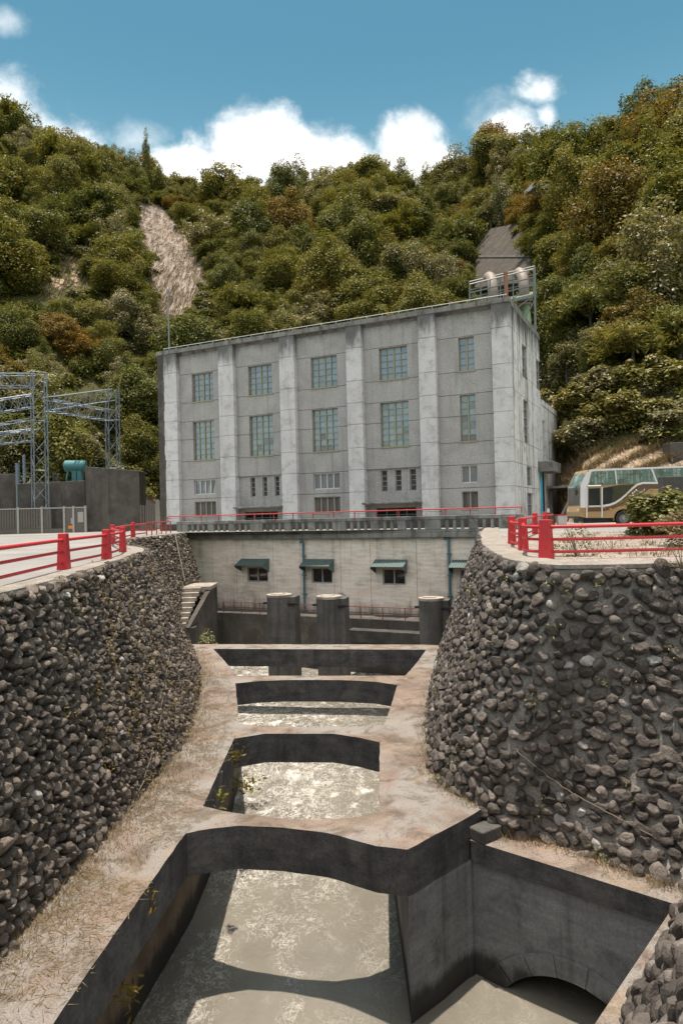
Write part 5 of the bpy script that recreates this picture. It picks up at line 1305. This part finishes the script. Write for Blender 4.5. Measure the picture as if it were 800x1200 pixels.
def blk(name, pxa, pxb, pyt, pyt2, Y, dep, mat, label):
    a, b = at(pxa, pyt, Y), at(pxb, pyt2, Y); zg_ = gz(Y) - .2
    V = [(a.x, Y, zg_), (b.x, Y, zg_), (b.x, Y + dep, zg_), (a.x, Y + dep, zg_), (a.x, Y, a.z), (b.x, Y, b.z), (b.x, Y + dep, b.z), (a.x, Y + dep, a.z)]
    o = MB().add(V, [(3, 2, 1, 0), (4, 5, 6, 7), (0, 1, 5, 4), (1, 2, 6, 5), (2, 3, 7, 6), (3, 0, 4, 7)]).build(name, mat, bevel=.05); return tag(o, label, 'block' if 'block' in name else 'wall')
blk('concrete_block', 99.5, 163, 546.5, 551.5, YS + 1.0, 2.2, 'block_concrete', 'tall dark stained concrete block building right of the substation')
blk('fire_wall', 52, 99.2, 565, 563, YS + 3.0, .6, 'block_concrete', 'dark concrete wall under the teal transformer')
blk('fire_wall', 20, 51.5, 567, 565, YS + 3.6, .6, 'block_concrete', 'dark concrete wall behind the taller lattice tower')
blk('fire_wall', -40, 19.6, 556, 555, YS + 5, .6, 'block_concrete', 'dark concrete wall at the left edge behind the fence')
a = at(165, 576, 72); o = MB().plate([at(163, 572, 70), at(182, 588, 70), at(182, 590, 74), at(163, 574, 74)], (0, -.5, 1), .2).build('shed_roof', 'rust_roof'); 
sh = empty('small_shed', (0, 0, 0)); o.parent = sh; o.name = 'roof'; tag(sh, 'little shed with rusty sloping roof beside the powerhouse corner', 'shed')
p, q = at(164, 586, 72), at(181, 586, 72); MB().box((p.x, 72, gz(72) - .2), (q.x, 74, p.z)).build('wall', 'window_frame_white', sh)
# teal transformer
tf = empty('transformer', (0, 0, 0)); tag(tf, 'teal horizontal transformer tank on legs above the concrete wall', 'transformer')
Yt = YS + 5.5; a, b = at(77, 546, Yt), at(99, 546, Yt); rad = 6.6 / FPX * Yt
MB().tube([(a.x - .1, Yt, a.z), (a.x, Yt, a.z), (b.x, Yt, b.z), (b.x + .15, Yt, b.z)], [rad * .75, rad, rad, rad * .8], 20).build('tank', 'teal_paint', tf)
MB().tube([(b.x - .25, Yt, b.z), (b.x - .1, Yt, b.z)], rad * 1.08, 20).build('end_flange', 'teal_paint', tf)
mb = MB(); 
for px in (88, 94): p = at(px, 550, Yt); mb.box((p.x - .25, Yt - .3, 0.3), (p.x + .2, Yt + .3, p.z))
mb.build('leg', 'teal_paint', tf); p = at(84, 562, Yt); MB().tube([(a.x + .3, Yt, a.z - .3), (p.x - .4, Yt - .3, p.z + .2), (p.x - .4, Yt - .3, .3)], .1, 8).build('pipe', 'teal_paint', tf)
for k, (px, y0, y1, w_, lab) in enumerate(((20.5, 543, 568, 5, 'tall grey insulator cylinder left of the lattice tower'), (28, 533, 553, 3.4, 'slimmer pale insulator cylinder beside the tower leg'), (68, 556, 567, 3.5, 'short dark insulator near the transformer legs'), (63, 553, 567, 3.0, 'dark insulator between the tower and the transformer'))):
    p, q = at(px, y0, YS + 4.4), at(px, y1, YS + 4.4); rad = w_ / 2 / FPX * YS; mb = MB().tube([(p.x, p.y, .3), (p.x, p.y, p.z)], rad, 10)
    z = q.z
    while z < p.z: mb.tube([(p.x, p.y, z), (p.x, p.y, z + .06)], rad * 1.3, 10); z += .3
    tag(mb.build('insulator', 'galvanised' if k < 2 else 'block_concrete'), lab, 'insulator')
# lattice towers
def lattice(mb, p0, p1, w0, w1, n, rr=.05, leg=.09, ax=None):
    """square lattice column or beam from p0 to p1"""
    p0, p1 = Vector(p0), Vector(p1); d = (p1 - p0).normalized(); a = Vector(ax) if ax else Vector((1, 0, 0)); a = (a - d * a.dot(d)).normalized(); b = d.cross(a)
    cs = [(-1, -1), (1, -1), (1, 1), (-1, 1)]; C = lambda t_, k: p0.lerp(p1, t_) + (a * cs[k][0] + b * cs[k][1]) * (w0 * (1 - t_) + w1 * t_) / 2
    for k in range(4): mb.tube([C(0, k), C(1, k)], leg, 4)
    for i in range(n):
        t0, t1 = i / n, (i + 1) / n
        for k in range(4):
            k2 = (k + 1) % 4; mb.tube([C(t0, k if i % 2 else k2), C(t1, k2 if i % 2 else k)], rr, 4)
            if i % 3 == 0: mb.tube([C(t1, k), C(t1, k2)], rr, 4)
def tower(px, py, Y, w, label, n):
    t0 = at(px, 620, Y); t1 = at(px, py, Y); rt_ = empty('lattice_tower', (t0.x, Y, gz(Y) - .2)); tag(rt_, label, 'tower', 'substation lattice towers')
    mb = MB(); lattice(mb, (0, 0, 0), (t1.x - t0.x - .012 * (t1.z), 0, t1.z - gz(Y) + .2), w, w * .95, n, .023, .052, (.82, .57, 0)); mb.build('lattice_frame', 'galvanised', rt_)
    return rt_
tower(47.5, 437, YS + 1.4, 1.3, 'taller grey blue lattice tower rising behind the slatted fence', 10)
tower(133.5, 455, YS + 10, 1.2, 'second grey blue lattice tower rising behind the dark concrete block', 9)
for k, (a_, b_, w_, n_, lab) in enumerate((((-40, 446, YS + 1.5), (38, 446, YS + 1.5), 1.2, 8, 'topmost horizontal lattice beam left of the taller tower'), ((-40, 482, YS - 1.5), (38, 470, YS + 1.2), 1.2, 8, 'second lattice beam left of the taller tower, sloping up to it'), ((-40, 510, YS + 4), (38, 497, YS + 1.6), 1.0, 8, 'third lattice beam left of the taller tower'), ((-40, 518, YS - 1), (38, 510, YS + 1.2), 1.1, 8, 'lowest lattice beam left of the taller tower'),
        ((57, 473, YS + 1.4), (127, 463, YS + 10), 1.25, 11, 'upper lattice beam linking the two towers'), ((57, 475, YS + 1.0), (128, 487, YS + 9.4), 1.1, 11, 'lower lattice beam linking the two towers'))):
    mb = MB(); lattice(mb, at(*a_), at(*b_), w_, w_, n_, .026, .045, (0, 0, 1)); tag(mb.build('lattice_beam', 'galvanised'), lab, 'beam', 'substation lattice beams')

# ================================================================== GRASS, WEEDS AND LITTER AROUND THE CHANNEL
C = []; lf = lfoot
for k in range(5200):
    i = rg.integers(60, len(lf) - 130); p = lf[i]; d = abs(rg.normal(0, .4)) if rg.uniform() < .75 else rg.uniform(0, 1.5); m_n = 1
    C.append((p[0] + d + .05, p[1] + rg.normal(0, .25), ZP))
for k in range(2200):
    i = rg.integers(60, len(rfoot)); p = rfoot[i]
    d = abs(rg.normal(0, .22)); z = ZP if p[1] > 17.9 else ZL
    nn2 = rN[i, 0]; C.append((p[0] + nn2[0] * (d + .05), p[1] + nn2[1] * (d + .05), z))
C = np.array([c for c in C if c[1] < 40]); V, F = blades(C, .05, .26, .007, .75); V2 = V
tag(np_mesh('dry_grass', V, F, 'leaf_dry'), 'dry straw grass along the feet of the stone walls on the walkway', 'grass', kind='stuff')
# flat litter of dry blades on the left walkway
n = 6500; i = rg.integers(70, len(lf) - 150, n); d = rg.beta(1.2, 1.7, n) * 2.0 + .1
C = np.c_[lf[i, 0] + d, lf[i, 1] + rg.normal(0, .2, n), np.full(n, ZP + .012)]
C = np.array([c for c in C if mnoise.noise(Vector((c[0] * .6, c[1] * .35, 4))) > -.12 and c[0] < float(np.interp(c[1], [10.5, 14.3, 17, 18.4, 22, 30, 41], [-4.4, -4.05, -3.75, -3.65, -3.5, -4.6, -7.6])) - .05])
th = rg.uniform(0, 6.283, len(C)); L = rg.uniform(.06, .3, len(C))[:, None]; dd = np.c_[np.cos(th), np.sin(th), rg.uniform(-.02, .18, len(C))]; pp = np.c_[-np.sin(th), np.cos(th), np.zeros(len(C))] * .007
tag(np_mesh('straw_litter', np.stack([C - pp, C + pp, C + dd * L], 1).reshape(-1, 3), np.arange(3 * len(C)).reshape(-1, 3), 'leaf_dry'), 'dry straw litter lying on the left walkway', 'litter', kind='stuff')
# weeds sprouting between the stones
def wall_weeds(foot, top, N, n, lo, hi, mat, label, size, cnt, lens):
    P = []; Nn = []
    for k in range(n):
        i = rg.integers(lo, hi); v = rg.uniform(.02, .97); c = foot[i] * (1 - v) + top[i] * v + N[i, min(int(v * 24), 23)] * rg.uniform(.1, .28)
        m_n = rg.integers(*cnt); sp_ = rg.uniform(.05, .16)
        P.append(c + rg.normal(0, 1, (m_n, 3)) * np.array([sp_, sp_, sp_ * lens])); Nn.append(rg.normal(0, .6, (m_n, 3)) + N[i, 5] * .5 + [0, 0, .6])
    V, F = leaves(rg, np.concatenate(P), np.concatenate(Nn), size, 2.2); tag(np_mesh('wall_weeds', V, F, mat), label, 'weeds', kind='stuff')
wall_weeds(lfoot, ltop, lN, 60, 110, 230, 'leaf_orange', 'yellow-orange weeds sprouting between the stones of the left wall', .045, (6, 26), 1.6)
wall_weeds(lfoot, ltop, lN, 520, 150, 390, 'leaf_dry', 'dry brown weeds caught between the stones of the left wall', .05, (5, 22), 1.5)
wall_weeds(rfoot, rtop, rN, 60, 40, 300, 'leaf_bush', 'yellow-green weeds in the mortar of the right boulder wall', .04, (5, 18), 1.3)
mb = MB(); rr_ = random.Random(3)
for foot, top, N, i0, v0, i1, v1 in ((rfoot, rtop, rN, 210, .30, 292, .12), (lfoot, ltop, lN, 150, .02, 215, .42)):
    pts = []
    for k in range(24):
        q = k / 23; i = int(i0 + (i1 - i0) * q); v = v0 + (v1 - v0) * q; pts.append(foot[i] * (1 - v) + top[i] * v + N[i, int(v * 23)] * (.2 + rr_.uniform(-.03, .05)))
    mb = MB().tube(pts, .016, 5); tag(mb.build('creeper_stem', 'bark'), 'thin dry creeper stem strung across the right boulder wall' if i0 == 210 else 'thin dry creeper stem strung across the left stone wall', 'creeper')
i = int(9 * 40 + 10); i = min(i, len(lfoot) - 1); pts = [lfoot[i] * (1 - v) + ltop[i] * v + lN[i, int(v * 23)] * .3 for v in np.linspace(.45, .99, 8)]
tag(MB().tube(pts, .06, 6).build('drain_hose', 'coping_concrete'), 'pale pipe running down the far stone wall above the stairs', 'pipe')
b = at(240, 752, 47.0); shrub('leafy_weed', Vector((b.x, 47.6, -7.6)), .75, 1.1, 'leaf_pale', 'pale leafy weed growing beside the stair wall', 91, 10, 60, .16)
for k, (px, py, Z, lab) in enumerate(((278, 883, -6.15, 'small orange-leaved weed on the upper left edge of the third bay'), (258, 935, -6.3, 'small dark weed on the left inner wall of the third bay'), (172, 1052, -6.3, 'yellow weed sprig on the near left channel edge'), (150, 1166, -7.6, 'yellow grass sprig low on the near left channel wall'))):
    p = atz(px, py, Z); rt_ = empty('edge_weed', p); tag(rt_, lab, 'weed'); P = rg.normal(0, .11, (34, 3)) * [1, 1, 1.5]; V, F = leaves(rg, P, rg.normal(size=P.shape) + [0, 0, .7], .07, 2.6); np_mesh('leaves', V, F, 'leaf_orange' if k != 1 else 'leaf_green', rt_)
p = atz(283, 930, -9.4); rt_ = empty('drift_branch', p); tag(rt_, 'leafy branch drooping over the water in the third bay', 'branch')
mb = MB(); mb.tube([(-.75, .3, .9), (-.2, .1, .5), (.5, -.1, .15)], [.03, .02, .01], 5); mb.build('stem', 'bark', rt_); P = rg.normal(0, 1, (90, 3)) * [.4, .22, .16] + [0, 0, .4]; V, F = leaves(rg, P, rg.normal(size=P.shape) + [0, 0, .9], .1, 2.6); np_mesh('leaves', V, F, 'leaf_green', rt_)
